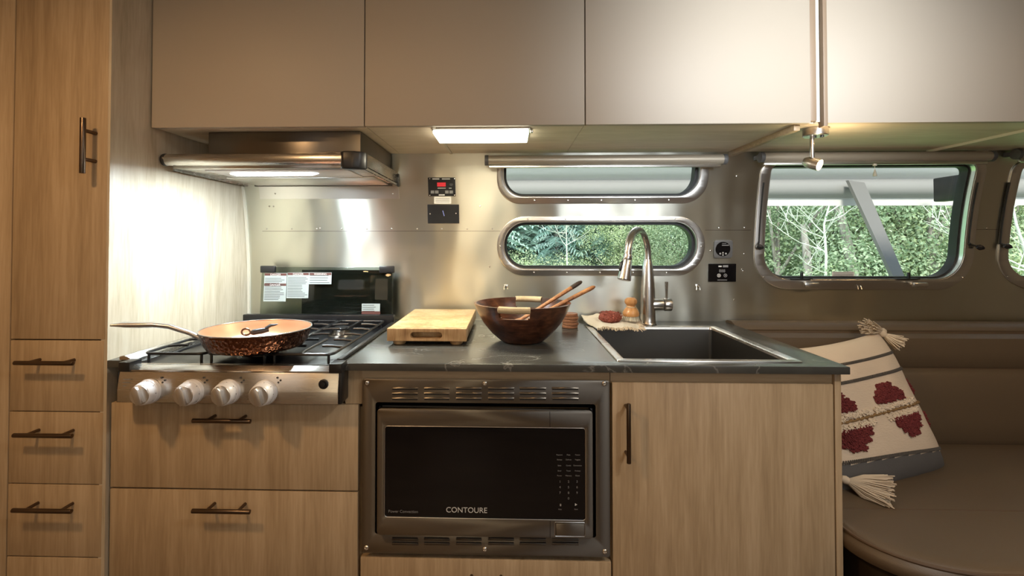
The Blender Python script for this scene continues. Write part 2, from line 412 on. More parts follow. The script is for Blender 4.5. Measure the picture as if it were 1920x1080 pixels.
def wrect(px0, px1, py0, py1, pm=None):
    mx_, my_ = (px0 + px1) / 2, (py0 + py1) / 2
    return atw(px0, my_).x, atw(px1, my_).x, atw(mx_, py1).z, atw(mx_, py0).z
def W(outer, hole, r, rh, rt=None, rht=None): return dict(o=wrect(*outer), h=wrect(*hole), r=r, rh=rh, rt=rt, rht=rht)
win = {
 1: W((932, 1328, 292, 382), (943, 1312, 299, 369), .085, .074, .03, .02),
 2: W((932, 1321, 406, 517), (944, 1307, 415, 505), .104, .084),
 3: W((1416, 1830, 298, 543), (1434, 1812, 306, 524), .125, .092, .05, .03),
 4: W((1876, 2280, 298, 543), (1894, 2262, 306, 524), .125, .092, .05, .03),
}
loops = [[(XL, 0), (XRR, 0), (XRR, 1.985), (XL, 1.985)]]
for k, q in win.items(): loops.append(rrect(*[a + b for a, b in zip(q['h'], (-.002, .002, -.002, .002))], q['rh'], 10, q['rht'])[::-1])
bm = plate(loops, -0.045, 0.0, step=.03)
wall = tag(obj('wall_back', bm, M['alu'], base=(0, 1.77, 0), angle=40), kind='structure')
# ceiling, wall behind the camera, ends
bm = NB(); box(bm, XL, XRR, YB, 1.22, 1.975, 2.02); ceiling = tag(obj('ceiling', bm, M['ceil'], base=(0, 0, 1.975)), kind='structure')
bm = NB(); box(bm, XL - .04, XL, YB, 1.80, 0, 1.985); tag(obj('wall_left', bm, M['maple'], base=(XL, 0, 0)), kind='structure')
bm = NB(); box(bm, XRR, XRR + .04, YB, 1.80, 0, 1.985); tag(obj('wall_right', bm, M['interior'], base=(XRR, 0, 0)), kind='structure')
bm = plate([[(XL, 0), (XRR, 0), (XRR, 1.985), (XL, 1.985)], rrect(.40, 1.40, 1.18, 1.66, .08)[::-1], rrect(-1.35, -.75, 1.18, 1.66, .08)[::-1]], YB - .04, YB, bend=False)
tag(obj('wall_front', bm, M['interior'], base=(0, YB, 0)), kind='structure')
for i, (a, b_) in enumerate(((.40, 1.40), (-1.35, -.75))):
    t = thing('window_%d' % (5 + i), None, None, (a, YB, 1.18), kind='structure')
    obj('pane', plate([rrect(a, b_, 1.18, 1.66, .08)], YB - .03, YB - .02, bend=False), M['daywin'], t)
    obj('frame', plate([rrect(a - .03, b_ + .03, 1.15, 1.69, .11), rrect(a + .005, b_ - .005, 1.185, 1.655, .075)[::-1]], YB, YB + .008, bend=False, bev=.002), M['alu_frame'], t)
t = thing('added_door_1', None, None, (-.34, YB, .30), kind='structure')  # unseen glowing door, added for vertical streaks reflected in the metal
M['doorglow'] = emis('streak_glow', (1.0, .86, .62), 1.1)
obj('frame', plate([rrect(-.60, -.08, .02, 1.90, .05), rrect(-.48, -.20, .45, 1.72, .06)[::-1]], YB - .002, YB + .02, bend=False, bev=.002), M['alu_frame'], t)
obj('door_glass', plate([rrect(-.485, -.195, .445, 1.725, .06)], YB + .002, YB + .008, bend=False), M['doorglow'], t)
# caulk strip in the corner of wall and side panel
bm = plate([[(XP + .001, ZC), (XP + .009, ZC), (XP + .009, 1.50), (XP + .001, 1.50)]], 0.0, .008)
tag(obj('trim_1', bm, M['cream']), kind='structure')

# rivets and sheet seams on the aluminium wall
def wallpt(px, py, d=0): return atw(px, py, d)
rv = NB(); c0 = wallpt(600, 428); lathe(rv, [(.0034, 0), (.0032, .0010), (.0022, .0020), (0, .0024)], c0, (0, -1, 0), 12)
rv0 = obj('rivet', rv, M['rivet'], wall)
first = True
def rivet(px, py, d=0.0, parent=wall):
    p = wallpt(px, py, d); o = rv0.copy(); C.objects.link(o); o.location = Vector(p) - Vector(c0); o.parent = wall
for px in list(range(500, 935, 47)): rivet(px, 429)
for px, py in ((1348, 427), (1396, 427), (900, 387), (918, 500), (505, 387), (513, 387), (1850, 428), (1395, 476), (1391, 505), (1393, 508), (1332, 470), (1381, 330), (1376, 562)): rivet(px, py)
bpy.data.objects.remove(rv0) if False else None
def seam(name, px0, px1, py, h=.0014):
    a, b_ = wallpt(px0, py), wallpt(px1, py); z = (a.z + b_.z) / 2
    obj(name, plate([[(a.x, z - h), (b_.x, z - h), (b_.x, z), (a.x, z)]], 0, .0006), M['steel_dark'], wall)
seam('sheet_seam', 492, 938, 433); seam('sheet_seam', 1322, 1408, 431); seam('sheet_seam', 1830, 1870, 430)
# flat strip behind the hood
a, b_ = wallpt(487, 360), wallpt(748, 360)
st = obj('backing_strip', plate([[(a.x, wallpt(600, 373).z), (b_.x, wallpt(600, 373).z), (b_.x, wallpt(600, 345).z), (a.x, wallpt(600, 345).z)]], 0, .003), M['alu_frame'], wall)
for px in (516, 737): rivet(px, 363, .003)
# vertical sheet lap right of the hood
# ------------------------------------------------------------------ windows
def lever_latch(parent, px, py):
    p = wallpt(px, py); bm = NB(); y = WY(p.z)
    box(bm, p.x - .022, p.x + .030, y - .030, y - .018, p.z - .006, p.z + .010, .004)
    cyl(bm, (p.x, y, p.z), (p.x, y - .026, p.z), .009, b=.001)
    obj('latch', bm, M['alu_frame'], parent)
    bm = NB(); box(bm, p.x - .06, p.x + .015, y - .014, y + .02, p.z + .020, p.z + .024, .001); box(bm, p.x - .024, p.x - .016, y - .010, y - .002, p.z + .02, p.z + .045, .001)
    obj('catch', bm, M['gasket'], parent)
for k, q in win.items():
    x0, x1, z0, z1 = q['h']
    t = thing('window_%d' % k, None, None, ((x0 + x1) / 2, WY(z0), z0), kind='structure')
    obj('frame', plate([rrect(*q['o'], q['r'], 14, q['rt']), rrect(x0, x1, z0, z1, q['rh'], 14, q['rht'])[::-1]], -.002, .005, bev=.0022), M['alu_frame'], t)
    # inner lip and black gasket, set back towards the outside
    obj('inner_lip', plate([rrect(x0, x1, z0, z1, q['rh'], 14, q['rht']), rrect(x0 + .003, x1 - .003, z0 + .003, z1 - .003, q['rh'] - .003, 14, (q['rht'] or q['rh']) - .003)[::-1]], -.018, .003), M['alu_frame'], t)
    g = .012 if k < 3 else .009
    obj('gasket', plate([rrect(x0 - .001, x1 + .001, z0 - .001, z1 + .001, q['rh'], 14, q['rht']), rrect(x0 + g, x1 - g, z0 + g, z1 - g, max(q['rh'] - g, .012), 14, max((q['rht'] or q['rh']) - g, .012))[::-1]], -.052, -.018), M['gasket'], t)
    obj('pane', plate([rrect(x0 + .004, x1 - .004, z0 + .004, z1 - .004, q['rh'] - .004, 14, max((q['rht'] or q['rh']) - .004, .01))], -.044, -.040), M['pane'], t)
    if k == 3:
        for px in (1512, 1712): lever_latch(t, px, 534)
        p = wallpt(1595, 517); obj('pane_label', plate([[(p.x - .04, p.z - .012), (p.x + .04, p.z - .012), (p.x + .04, p.z + .012), (p.x - .04, p.z + .012)]], -.0396, -.039), M['label_w'], t)
        bm = NB()
        for i in range(4): box(bm, p.x - .036, p.x + .036 - .012 * (i == 3), WY(p.z) + .0380, WY(p.z) + .0386, p.z + .007 - i * .005, p.z + .0085 - i * .005)
        obj('label_print', bm, M['ink'], t)
    sl = {3: [((1432, 342), (1421, 455), (1425, 463)), ((1833, 342), (1819, 458), (1838, 464))], 4: [((1893, 342), (1877, 458), (1890, 462))]}.get(k, [])
    for a, b_, kn in sl:
        pa, pb = wallpt(*a, .006), wallpt(*b_, .006)
        bm = NB(); n_ = 8; tube(bm, [Vector((pa.x + (pb.x - pa.x) * 0, WY(pa.z + (pb.z - pa.z) * i / n_) - .0055, pa.z + (pb.z - pa.z) * i / n_)) for i in range(n_ + 1)], .0045, 8, flat=.5); obj('strut_slot', bm, M['gasket'], t)
        pk = wallpt(*kn, .02); bm = NB(); d = Vector((pk.x - pa.x, 0, 0)); tube(bm, [Vector((pa.x, WY(pb.z) - .006, pb.z + .004)), Vector((pk.x - .006, pk.y, pk.z + .002))], .003, 8)
        lathe(bm, [(0, -.012), (.006, -.011), (.010, -.002), (.009, .004), (.004, .012), (0, .013)], (pk.x, pk.y, pk.z), (1, -.2, -.3), 8); obj('knob', bm, M['black'], t)
    if k in (1, 2):
        X0, X1, Z0, Z1 = q['o']; zb, zt = (Z0 + z0) / 2, (Z1 + z1) / 2
        pts = [(X0 + (X1 - X0) * f_, zb) for f_ in (.18, .34, .5, .66, .82)] + ([(X0 + (X1 - X0) * f_, zt) for f_ in (.15, .33, .5, .67, .85)] + [((X0 + x0) / 2, (Z0 + Z1) / 2), ((X1 + x1) / 2, (Z0 + Z1) / 2)] if k == 2 else [])
    elif k == 3:
        X0, X1, Z0, Z1 = q['o']; pts = [(X0 + .035, Z0 + .045), (X1 - .035, Z0 + .045)]
    else:
        X0, X1, Z0, Z1 = q['o']; pts = [(X0 + .035, Z0 + .045)]
    for x_, z_ in pts:
        o = rv0.copy(); C.objects.link(o); o.parent = t
        o.location = Vector((x_, WY(z_) - .005, z_)) - Vector(c0) + Vector(rv0.parent.location) - Vector(t.location)

# ================================================================== CABINETS
def bar_handle(parent, p0, p1, stand=.034, r=.0052, posts=(.2, .8), base_y=YF):
    """bar pull from p0 to p1, given as (x,z) of the bar"""
    bm = NB(); y = base_y - stand
    a, b_ = Vector((p0[0], y, p0[1])), Vector((p1[0], y, p1[1]))
    cyl(bm, a, b_, r, seg=18, b=.0008)
    for t_ in posts:
        q = a.lerp(b_, t_); cyl(bm, q, Vector((q.x, base_y, q.z)), r * .72, seg=14)
    return obj('handle', bm, M['bronze'], parent)
def front(name, parent, x0, x1, z0, z1, yf, m=None, th=.018, b=.0012):
    bm = NB(); box(bm, x0, x1, yf, yf + th, z0, z1, b); return obj(name, bm, m or M['maple'], parent)
def hpx(px0, px1, py, Y): # bar handle from pixels (horizontal)
    return (X(px0, Y, py), Z(py, Y, (px0 + px1) / 2)), (X(px1, Y, py), Z(py, Y, (px0 + px1) / 2))

# tall cupboard on the left
xl, xr = X(31, YT, 300), XP
zt = lambda py: Z(py, YT, 110)
XTL = (X(33, YT, 0) + X(8, YT, 1080)) / 2; XTR = XP - .006
t = thing('tall_cabinet', 'tall light maple cupboard with one long door above a column of drawers', 'cabinet', ((XTL + XP) / 2, YT + .3, 0))
bm = NB(); yb = 1.755
def sidepoly(ya, z0, z1, off=.002):
    P_ = [(ya, z0)]; z = z0
    while z < z1: P_.append((WY(z) - off, z)); z += .06
    P_.append((WY(z1) - off, z1)); P_.append((ya, z1)); return P_
prism(bm, sidepoly(YT + .001, 0, 1.97), 'x', XP - .016, XP)
obj('side_panel', bm, wood('maple_lamplit_side', [(.40, .34, .24), (.50, .43, .32), (.58, .52, .41)], (9, 9, 1), .36, 2.2), t)  # maple paled to carry the hood lamp's cool white light
bm = NB()
box(bm, XTL, XTL + .016, YT + .02, 1.42, 0, 1.84); box(bm, XTL + .016, XP - .016, 1.30, 1.316, 0, 1.88)
for z in (.06, zt(1044), zt(908), zt(772), zt(637), 1.86): box(bm, XTL + .016, XP - .016, YT + .02, 1.30, z - .008, z + .008)
obj('body', bm, M['edge'], t)
g = .0016
d = front('door', t, XTL + g, XTR, zt(636), 1.94, YT)
p = at(155, 272, YT - .036); zb_, zt_ = Z(325, YT - .036, 155), Z(221, YT - .036, 155)
bar_handle(d, (p.x, zb_), (p.x, zt_), .036, base_y=YT, posts=(.26, .78), r=.0062)
prev = 638.5
for y0, y1, hb in ((638.5, 771, (27, 137, 681)), (773, 907, (25, 135, 817)), (909, 1043.5, (23, 134, 958)), (1046, 1180, None)):
    d = front('drawer', t, XTL + g, XTR - .002, zt(y1), zt(y0), YT)
    if hb: a, b_ = hpx(*hb, YT - .034); bar_handle(d, a, (b_[0], a[1]), base_y=YT)
# next cupboard further left, only its edge in view
t = thing('wardrobe_cabinet', 'plain maple cupboard panel at the far left edge', 'cabinet', (XTL - .3, YT + .3, 0))
front('door', t, XTL - .50, XTL - g, .02, 1.94, YT)
bm = NB(); box(bm, XTL - .50, XTL - .004, YT + .019, 1.26, 0.0, 1.93); obj('body', bm, M['edge'], t)

# ------------------------------------------------------------------ lower cabinets
def carcass(x0, x1, z1, rails=(), yb=1.745, side_m=None):
    bm = NB(); y0 = YF + .020
    box(bm, x0, x0 + .016, y0, yb, .0, z1); box(bm, x1 - .016, x1, y0, yb, .0, z1)
    box(bm, x0 + .016, x1 - .016, yb - .012, yb, .0, z1); box(bm, x0 + .016, x1 - .016, y0, yb - .012, .06, .076)
    for a, b_ in rails: box(bm, x0, x1, YF + .008, YF + .020, a, b_)
    return bm
zf = lambda py, px=450: Z(py, YF, px)
xd0 = XP + .004; xm0 = X(676, YF, 860); xm1 = X(1146, YF, 860); xs1 = X(1564, YF, 860); xe = X(1579.5, YF, 860)
ZK = zf(757, 430)             # top of the drawers under the cooker
t = thing('drawer_cabinet', 'maple base cabinet with two wide drawers below the gas cooktop', 'cabinet', ((xd0 + xm0) / 2, 1.45, 0))
obj('body', carcass(xd0, xm0 - .002, ZK - .010), M['maple'], t)
d = front('drawer', t, xd0, X(671, YF, 850), zf(917), ZK, YF); a, b_ = hpx(361, 470, 789.5, YF - .034); bar_handle(d, a, (b_[0], a[1]), posts=(.24, .78))
d = front('drawer', t, xd0, X(671, YF, 850), zf(1100), zf(920.5), YF); a, b_ = hpx(360, 469, 959, YF - .034); bar_handle(d, a, (b_[0], a[1]), posts=(.24, .78))
d = front('drawer', t, xd0, X(671, YF, 850), .09, zf(1103), YF)
# post beside the cooker
bm = NB(); box(bm, X(646, YF, 730), xm0 + .002, YF + .006, YF + .024, ZK + .001, ZCB - .001); obj('face_strip', bm, M['maple'], t)

t = thing('microwave_cabinet', 'maple base cabinet housing the built-in microwave above a lower drawer', 'cabinet', ((xm0 + xm1) / 2, 1.45, 0))
ZM0, ZM1 = zf(1041, 910), zf(711.5, 910)
bm = NB(); box(bm, xm0, xm0 + .014, YF + .020, 1.745, 0, ZCB - .001); box(bm, xm1 - .014, xm1, YF + .020, 1.745, 0, ZCB - .001)
box(bm, xm0 + .014, xm1 - .014, YF + .020, 1.745, ZM0 - .020, ZM0 - .006); box(bm, xm0 + .014, xm1 - .014, 1.73, 1.745, 0, ZCB - .001)
box(bm, xm0 + .002, xm1 - .002, YF + .004, YF + .02, ZM1 - .006, ZCB - .001)
obj('body', bm, M['maple_h'], t)
d = front('drawer', t, xm0 + .001, xm1 - .001, .32, zf(1050, 910), YF)
for i_ in (0,):
    a, b_ = hpx(857, 962, 1099, YF - .034); bar_handle(d, a, (b_[0], a[1]), posts=(.24, .78))
t2 = thing('sink_cabinet', 'maple base cabinet with one tall door under the sink', 'cabinet', ((xm1 + xe) / 2, 1.45, 0))
bm = carcass(xm1 + .001, xe, ZCB - .001); box(bm, xm1 + .001, xe - .014, YF + .010, YF + .022, zf(722, 1350), ZCB - .001)
obj('body', bm, M['maple_h'], t2)
bm = NB(); box(bm, xs1 + .004, xe, YF + .001, YF + .022, .0, ZCB - .001, .001); obj('end_panel', bm, M['maple'], t2)
d = front('door', t2, xm1 + .003, xs1, .09, zf(719, 1350), YF)
p = at(1179, 812, YF - .030); bar_handle(d, (p.x, Z(869, YF - .03, 1179)), (p.x, Z(757, YF - .03, 1179)), .030, posts=(.10, .90), r=.0050)

# ------------------------------------------------------------------ worktop
YW = WY(ZC) - .001
xs = dict(x0=X(1157, 1.165, 676), x1=X(1507, 1.165, 676), y0=1.165, y1=1.655)
xk0 = X(240, YS, 685); xk1 = X(622, YS, 690)   # cooker opening
XC0 = X(638, YS, 690)
sx0, sx1, sy0, sy1 = xs['x0'] + .012, xs['x1'] - .012, xs['y0'] + .012, xs['y1'] - .012
bm = plate([[(XP + .001, YS + .01), (xk0 + .002, YS + .01), (xk0 + .002, 1.70), (XC0, 1.70), (XC0, YS), (XR, YS), (XR, YW), (XP + .001, YW)], [(sx0, sy0), (sx0, sy1), (sx1, sy1), (sx1, sy0)]], ZCB, ZC, axis='z', bev=.0012)
tag(obj('countertop', bm, M['counter'], angle=30), 'dark slate-look worktop with fine pale veins on the maple base cabinets', 'countertop')

# ------------------------------------------------------------------ sink
t = thing('kitchen_sink', 'square stainless steel sink set into the dark worktop', 'sink', ((xs['x0'] + xs['x1']) / 2, 1.4, ZC))
def ring(bm, rects):  # rects: list of (x0,x1,y0,y1,z,r)
    prev = None
    for (x0, x1, y0, y1, z, r_) in rects:
        cur = [bm.verts.new((x_, y_, z)) for x_, y_ in rrect(x0, x1, y0, y1, r_, 6)]
        if prev:
            n_ = len(cur)
            for i in range(n_): bm.faces.new((prev[i], prev[(i + 1) % n_], cur[(i + 1) % n_], cur[i]))
        prev = cur
    return prev
bm = NB(); x0, x1, y0, y1 = xs['x0'], xs['x1'], xs['y0'], xs['y1']
e = .022
last = ring(bm, [(x0, x1, y0, y1, ZC + .0005, .006), (x0 + .001, x1 - .001, y0 + .001, y1 - .001, ZC + .0028, .006), (x0 + e - .004, x1 - e + .004, y0 + e - .004, y1 - e + .004, ZC + .0032, .006),
    (x0 + e, x1 - e, y0 + e, y1 - e, ZC + .001, .008), (x0 + e + .001, x1 - e - .001, y0 + e + .001, y1 - e - .001, ZC - .006, .010)])
bm.faces.ensure_lookup_table()
obj('rim', bm, M['steel'], t, angle=30)
bm = NB()
last = ring(bm, [(x0 + e + .001, x1 - e - .001, y0 + e + .001, y1 - e - .001, ZC - .006, .010), (x0 + e + .004, x1 - e - .004, y0 + e + .004, y1 - e - .004, ZC - .17, .010), (x0 + e + .02, x1 - e - .02, y0 + e + .02, y1 - e - .02, ZC - .185, .02)])
bm.faces.new(last); obj('basin', bm, M['sink'], t, angle=30)
bm = NB(); lathe(bm, [(.045, ZC - .1835), (.043, ZC - .181), (.03, ZC - .183), (.012, ZC - .1835), (0, ZC - .1815)], ((x0 + x1) / 2, (y0 + y1) / 2, 0)); obj('drain', bm, M['nickel'], t)

# ------------------------------------------------------------------ faucet
pb = at(1215, 606, 1.695); pb.z = ZC
t = thing('kitchen_faucet', 'brushed nickel gooseneck faucet with pull-down spray head behind the sink', 'faucet', pb)
bm = NB(); lathe(bm, [(0, 0), (.028, 0), (.0285, .003), (.0258, .008), (.0250, .03), (.0235, .12), (.0180, .20), (.0138, .222), (.0128, .226), (0, .226)], pb, seg=32); obj('base', bm, M['nickel'], t)
ph = at(1177, 470, 1.545); zt0 = pb.z + .222
top = Z(425, 1.62, 1195) - .0125
dh = Vector((ph.x - pb.x, ph.y - pb.y, 0)); rad = dh.length / 2; un = dh.normalized(); zc_ = top - .082
pts = [Vector((pb.x, pb.y, zt0 - .004)), Vector((pb.x, pb.y, (zt0 + zc_) / 2))]
for i in range(0, 21):
    a = math.pi * i / 20; c_ = Vector((pb.x, pb.y, zc_)) + un * rad
    pts.append(c_ - un * rad * math.cos(a) + Vector((0, 0, .082 * math.sin(a))))
bm = NB(); tube(bm, pts, .0122, 24); obj('gooseneck', bm, M['nickel'], t)
e0 = pts[-1]; dd = (pts[-1] - pts[-3]).normalized(); dd = (dd + Vector((-.14, -.05, -.25))).normalized()
bm = NB(); lathe(bm, [(0, -.002), (.0140, -.002), (.0148, .004), (.0148, .012), (.0140, .014), (.0155, .018), (.0178, .042), (.0210, .074), (.0210, .078), (.0190, .080), (0, .080)], e0, dd, 32); h = obj('spray_head', bm, M['nickel'], t)
side = Vector((-1, -.35, 0)).normalized(); bm = NB(); q = e0 + dd * .032 + side * .0150
tube(bm, [q + dd * -.014, q + dd * -.008 + side * .003, q + dd * .010 + side * .005, q + dd * .018 + side * .003], [.003, .0055, .006, .0035], 12); obj('spray_button', bm, M['black'], h)
zl = Z(571, pb.y, 1230)
bm = NB(); cyl(bm, (pb.x, pb.y, zl), (pb.x + .052, pb.y, zl), .0200, b=.001); cyl(bm, (pb.x + .054, pb.y, zl), (pb.x + .080, pb.y, zl), .0225, b=.002); obj('lever_housing', bm, M['nickel'], t)
bm = NB(); tube(bm, [(pb.x + .064, pb.y, zl + .012), (pb.x + .064, pb.y - .002, zl + .035), (pb.x + .063, pb.y - .004, Z(528, pb.y, 1250))], [.0060, .0055, .0085], 14, flat=.7); obj('lever', bm, M['nickel'], t)

# ------------------------------------------------------------------ gas cooktop
YK = 1.098
kx0, kx1 = X(219, YK, 740), X(634, YK, 740)
kz0, kz1 = Z(757, YK, 430), Z(699.5, YK, 430)
kb0, kb1 = xk0 - .006, XC0 - .003
t = thing('gas_cooktop', 'black gas cooktop with stainless front panel and raised smoked glass lid', 'cooktop', ((kx0 + kx1) / 2, 1.4, kz0))
bm = NB(); prism(bm, [(YK, kz0), (YK, kz0 + .028), (YK + .006, kz1), (YK + .045, kz1), (YK + .045, kz0)], 'x', kx0, kx1, b=.0015); 
pn = obj('control_panel', bm, M['steel'], t)
bm = NB(); box(bm, kx0 - .004, kx0, YK + .004, YF, kz0, kz1 + .002, .001); obj('side_cap', bm, M['black'], t)
bm = NB(); box(bm, kx1, kx1 + .006, YK + .004, YF, kz0, kz1 + .002, .001)
obj('side_cap', bm, M['black'], t)
ZR = ZC + .006   # rim height
bm = NB()        # stainless lip sloping up to the front
prism(bm, [(YK + .006, kz1), (YK + .004, kz1 + .004), (YK + .022, ZC - .004), (YK + .046, ZC - .006), (YK + .046, kz1)], 'x', kx0 + .018, kx1 - .014, b=.0008); obj('front_lip', bm, M['steel'], t)
for xa, xb_ in ((X(223, YK + .004, 688), X(244, YK + .004, 688)), (X(617, YK + .004, 690), X(641, YK + .004, 690))):
    bm = NB(); box(bm, xa, xb_, YK + .002, YK + .040, kz1 + .0005, ZC + .006, .0015); obj('corner_cap', bm, M['black'], t)
# side rails
bm = NB(); xa = X(223, YK + .04, 688); prism(bm, [(xa, ZC + .0015), (xa, ZC + .010), (xa + .012, ZC + .012), (xa + .034, ZC + .002), (xa + .034, ZC - .012), (xa + .030, ZC - .012), (xk0 + .001, ZC + .0015)][::1], 'y', YK + .041, 1.665, b=.0006); obj('side_rail', bm, M['steel'], t)
xb_ = X(641, YK + .04, 690); bm = NB(); prism(bm, [(xb_, ZC + .0015), (xb_, ZC + .008), (xb_ - .010, ZC + .009), (xb_ - .024, ZC), (xb_ - .024, ZC - .012), (xb_ - .020, ZC - .012), (XC0 - .004, ZC + .001)], 'y', YK + .041, 1.665, b=.0006); obj('side_rail', bm, M['black'], t)
bm = NB(); kl, kr = xa + .032, xb_ - .022
box(bm, kl, kr, YK + .048, 1.672, ZC - .016, ZC - .010, .002)
box(bm, kb0 + .012, kb1 - .01, YK + .06, 1.665, ZC - .10, ZC - .017)
obj('burner_tray', bm, M['enamel'], t)
# rear vent ledge
yl = 1.672; zl0, zl1 = ZC - .014, Z(589, 1.69, 600)
bm = NB(); box(bm, kl - .03, kr + .016, yl, 1.698, zl0, zl1, .003)
for i in range(22): box(bm, kl + .02 + i * .018, kl + .032 + i * .018, yl - .003, yl + .001, zl0 + .016, zl0 + .020)
obj('rear_ledge', bm, M['enamel'], t)
# burners
def burner(x_, y_, r_):
    bm = NB(); lathe(bm, [(0, 0), (r_ * 1.5, 0), (r_ * 1.45, .003), (r_ * 1.1, .005), (r_, .010), (r_, .016), (r_ * .95, .017), (0, .017)], (x_, y_, ZC - .010), seg=36); bh = obj('burner', bm, M['steel_dark'], t)
    bm = NB(); lathe(bm, [(0, .017), (r_ * .9, .017), (r_ * .92, .022), (r_ * .8, .025), (0, .026)], (x_, y_, ZC - .010), seg=36); obj('burner_cap', bm, M['iron'], bh)
kc = (kl + kr) / 2; kw = kr - kl
BP = [(kl + kw * .50, 1.285, .040), (kl + kw * .24, 1.53, .028), (kl + kw * .76, 1.53, .028)]
for b3 in BP: burner(*b3)
# wire grates
ZG = ZC + .013
def grate(gx0, gx1, gy0, gy1, feet=True):
    bm = NB(); r_ = .0036
    corner = rrect(gx0, gx1, gy0, gy1, .018, 5)
    tube(bm, [(x_, y_, ZG) for x_, y_ in corner], r_, 8, closed=True)
    nx = 5
    for i in range(1, nx + 1):
        y_ = gy0 + (gy1 - gy0) * i / (nx + 1)
        tube(bm, [(gx0, y_, ZG), (gx0 + .03, y_, ZG + .003), (gx0 + (gx1 - gx0) * .36, y_, ZG + .003)], r_, 8)
        tube(bm, [(gx1, y_, ZG), (gx1 - .03, y_, ZG + .003), (gx1 - (gx1 - gx0) * .36, y_, ZG + .003)], r_, 8)
    mx_ = (gx0 + gx1) / 2
    tube(bm, [(mx_, gy0, ZG), (mx_, gy0 + .03, ZG + .003), (mx_, gy0 + (gy1 - gy0) * .34, ZG + .003)], r_, 8)
    tube(bm, [(mx_, gy1, ZG), (mx_, gy1 - .03, ZG + .003), (mx_, gy1 - (gy1 - gy0) * .34, ZG + .003)], r_, 8)
    for x_, y_ in ((gx0 + .01, gy0 + .004), (gx1 - .01, gy0 + .004), (gx0 + .01, gy1 - .004), (gx1 - .01, gy1 - .004)): cyl(bm, (x_, y_, ZC - .011), (x_, y_, ZG), .0032, seg=10)
    return obj('grate', bm, M['iron'], t)
grate(kl + .012, kl + kw * .335, YK + .062, 1.655)
grate(kl + kw * .345, kl + kw * .655, YK + .062, 1.655)
grate(kl + kw * .665, kr - .010, YK + .062, 1.655)
# knobs
def knob(px, py, face_rot):
    c_ = at(px, py, YK + .002); ax = Vector((0, -1, 0))
    bm = NB(); lathe(bm, [(0, 0), (.0285, 0), (.0290, .004), (.0275, .011), (.0262, .0115), (.0262, .0135), (.0268, .014), (.0262, .020), (.0240, .029), (.0225, .031), (.0, .031)], c_, ax, 40)
    k = obj('knob', bm, M['white_metal'], pn)
    bm = NB(); lathe(bm, [(0, .030), (.0222, .030), (.0215, .0335), (.0, .034)], c_, ax, 36)
    mt = Matrix.Translation(c_) @ Euler((0, face_rot, 0)).to_matrix().to_4x4() @ Matrix.Translation(-c_)
    tb = bmesh.new(); 
    prism(tb, [(c_.x - .0075, c_.z - .020), (c_.x + .0075, c_.z - .020), (c_.x + .0085, c_.z + .012), (c_.x + .0045, c_.z + .021), (c_.x - .0045, c_.z + .021), (c_.x - .0085, c_.z + .012)], 'y', c_.y - .043, c_.y - .031, b=.002)
    bmesh.ops.transform(tb, matrix=mt, verts=tb.verts[:]); merge(bm, tb)
    obj('knob_grip', bm, M['grip'], k)
    bm = NB()
    for i in range(9):
        a = 2 * math.pi * i / 9; v = c_ + Vector((math.cos(a) * .0262, -.0165, math.sin(a) * .0262)); lathe(bm, [(0, 0), (.0011, 0), (.0011, .0006), (0, .0006)], v, (math.cos(a), 0, math.sin(a)), 8)
    obj('tick_marks', bm, M['ink'], k)
for px, py, r_ in ((281, 733, -.35), (361, 734, -.3), (429, 734, -.3), (498, 735, -.3)): knob(px, py, r_)
# printed burner symbols, switch, igniter
for px in (303, 382, 451, 520):
    bm = NB()
    for dx, dy in ((0, 0), (6, 5), (2, 9)):
        v = at(px + dx, 708 + dy, YK + .003); lathe(bm, [(0, -.0005), (.0022, -.0005), (.0022, .0009), (0, .0009)], v, (0, -1, 0), 10)
    obj('burner_symbol', bm, M['ink'], pn)
bm = NB()
for py, w_ in ((711, 14), (717, 11), (723, 5)):
    a = at(231, py, YK + .002); b2 = at(231 + w_, py, YK + .002); box(bm, a.x, b2.x, a.y - .0014, a.y - .0002, a.z - .0008, a.z + .0008)
obj('marking', bm, M['print_d'], pn)
c_ = at(607, 720, YK + .002); bm = NB(); lathe(bm, [(0, 0), (.011, 0), (.0112, .003), (.009, .004), (.0085, .0025), (.006, .0025), (.005, .006), (0, .0065)], c_, (0, -1, 0), 28); obj('igniter_button', bm, M['black'], pn)
# glass lid standing at the back
yg0 = 1.700; gx0, gx1 = X(490, 1.71, 560), X(737, 1.71, 560); gz1 = Z(501, 1.715, 610)
lean = .012
bm = NB(); prism(bm, [(yg0, zl1 - .004), (yg0 + .005, zl1 - .004), (yg0 + .005 + lean, gz1), (yg0 + lean, gz1)], 'x', gx0, gx1, b=.001)
lid = obj('glass_lid', bm, M['lid'], t)
def lidpt(px, py):
    p_ = at(px, py, yg0 + lean * .5); f_ = (p_.z - zl1) / (gz1 - zl1); p_.y = yg0 + lean * f_ ; return p_
bm = NB(); box(bm, gx0 - .004, gx0 + .050, yg0 + lean - .006, yg0 + lean + .009, gz1 - .020, gz1 + .005, .003); obj('lid_clip', bm, M['black'], lid)
bm = NB(); box(bm, gx1 - .050, gx1 + .004, yg0 + lean - .006, yg0 + lean + .009, gz1 - .020, gz1 + .005, .003); obj('lid_clip', bm, M['black'], lid)
bm = NB(); a = lidpt(563, 575); box(bm, a.x, gx1 - .006, yg0 + .012 + .006, yg0 + .012 + .009, zl1 - .002, Z(506, 1.72, 610))
obj('dark_backing', bm, M['smoke'], t)
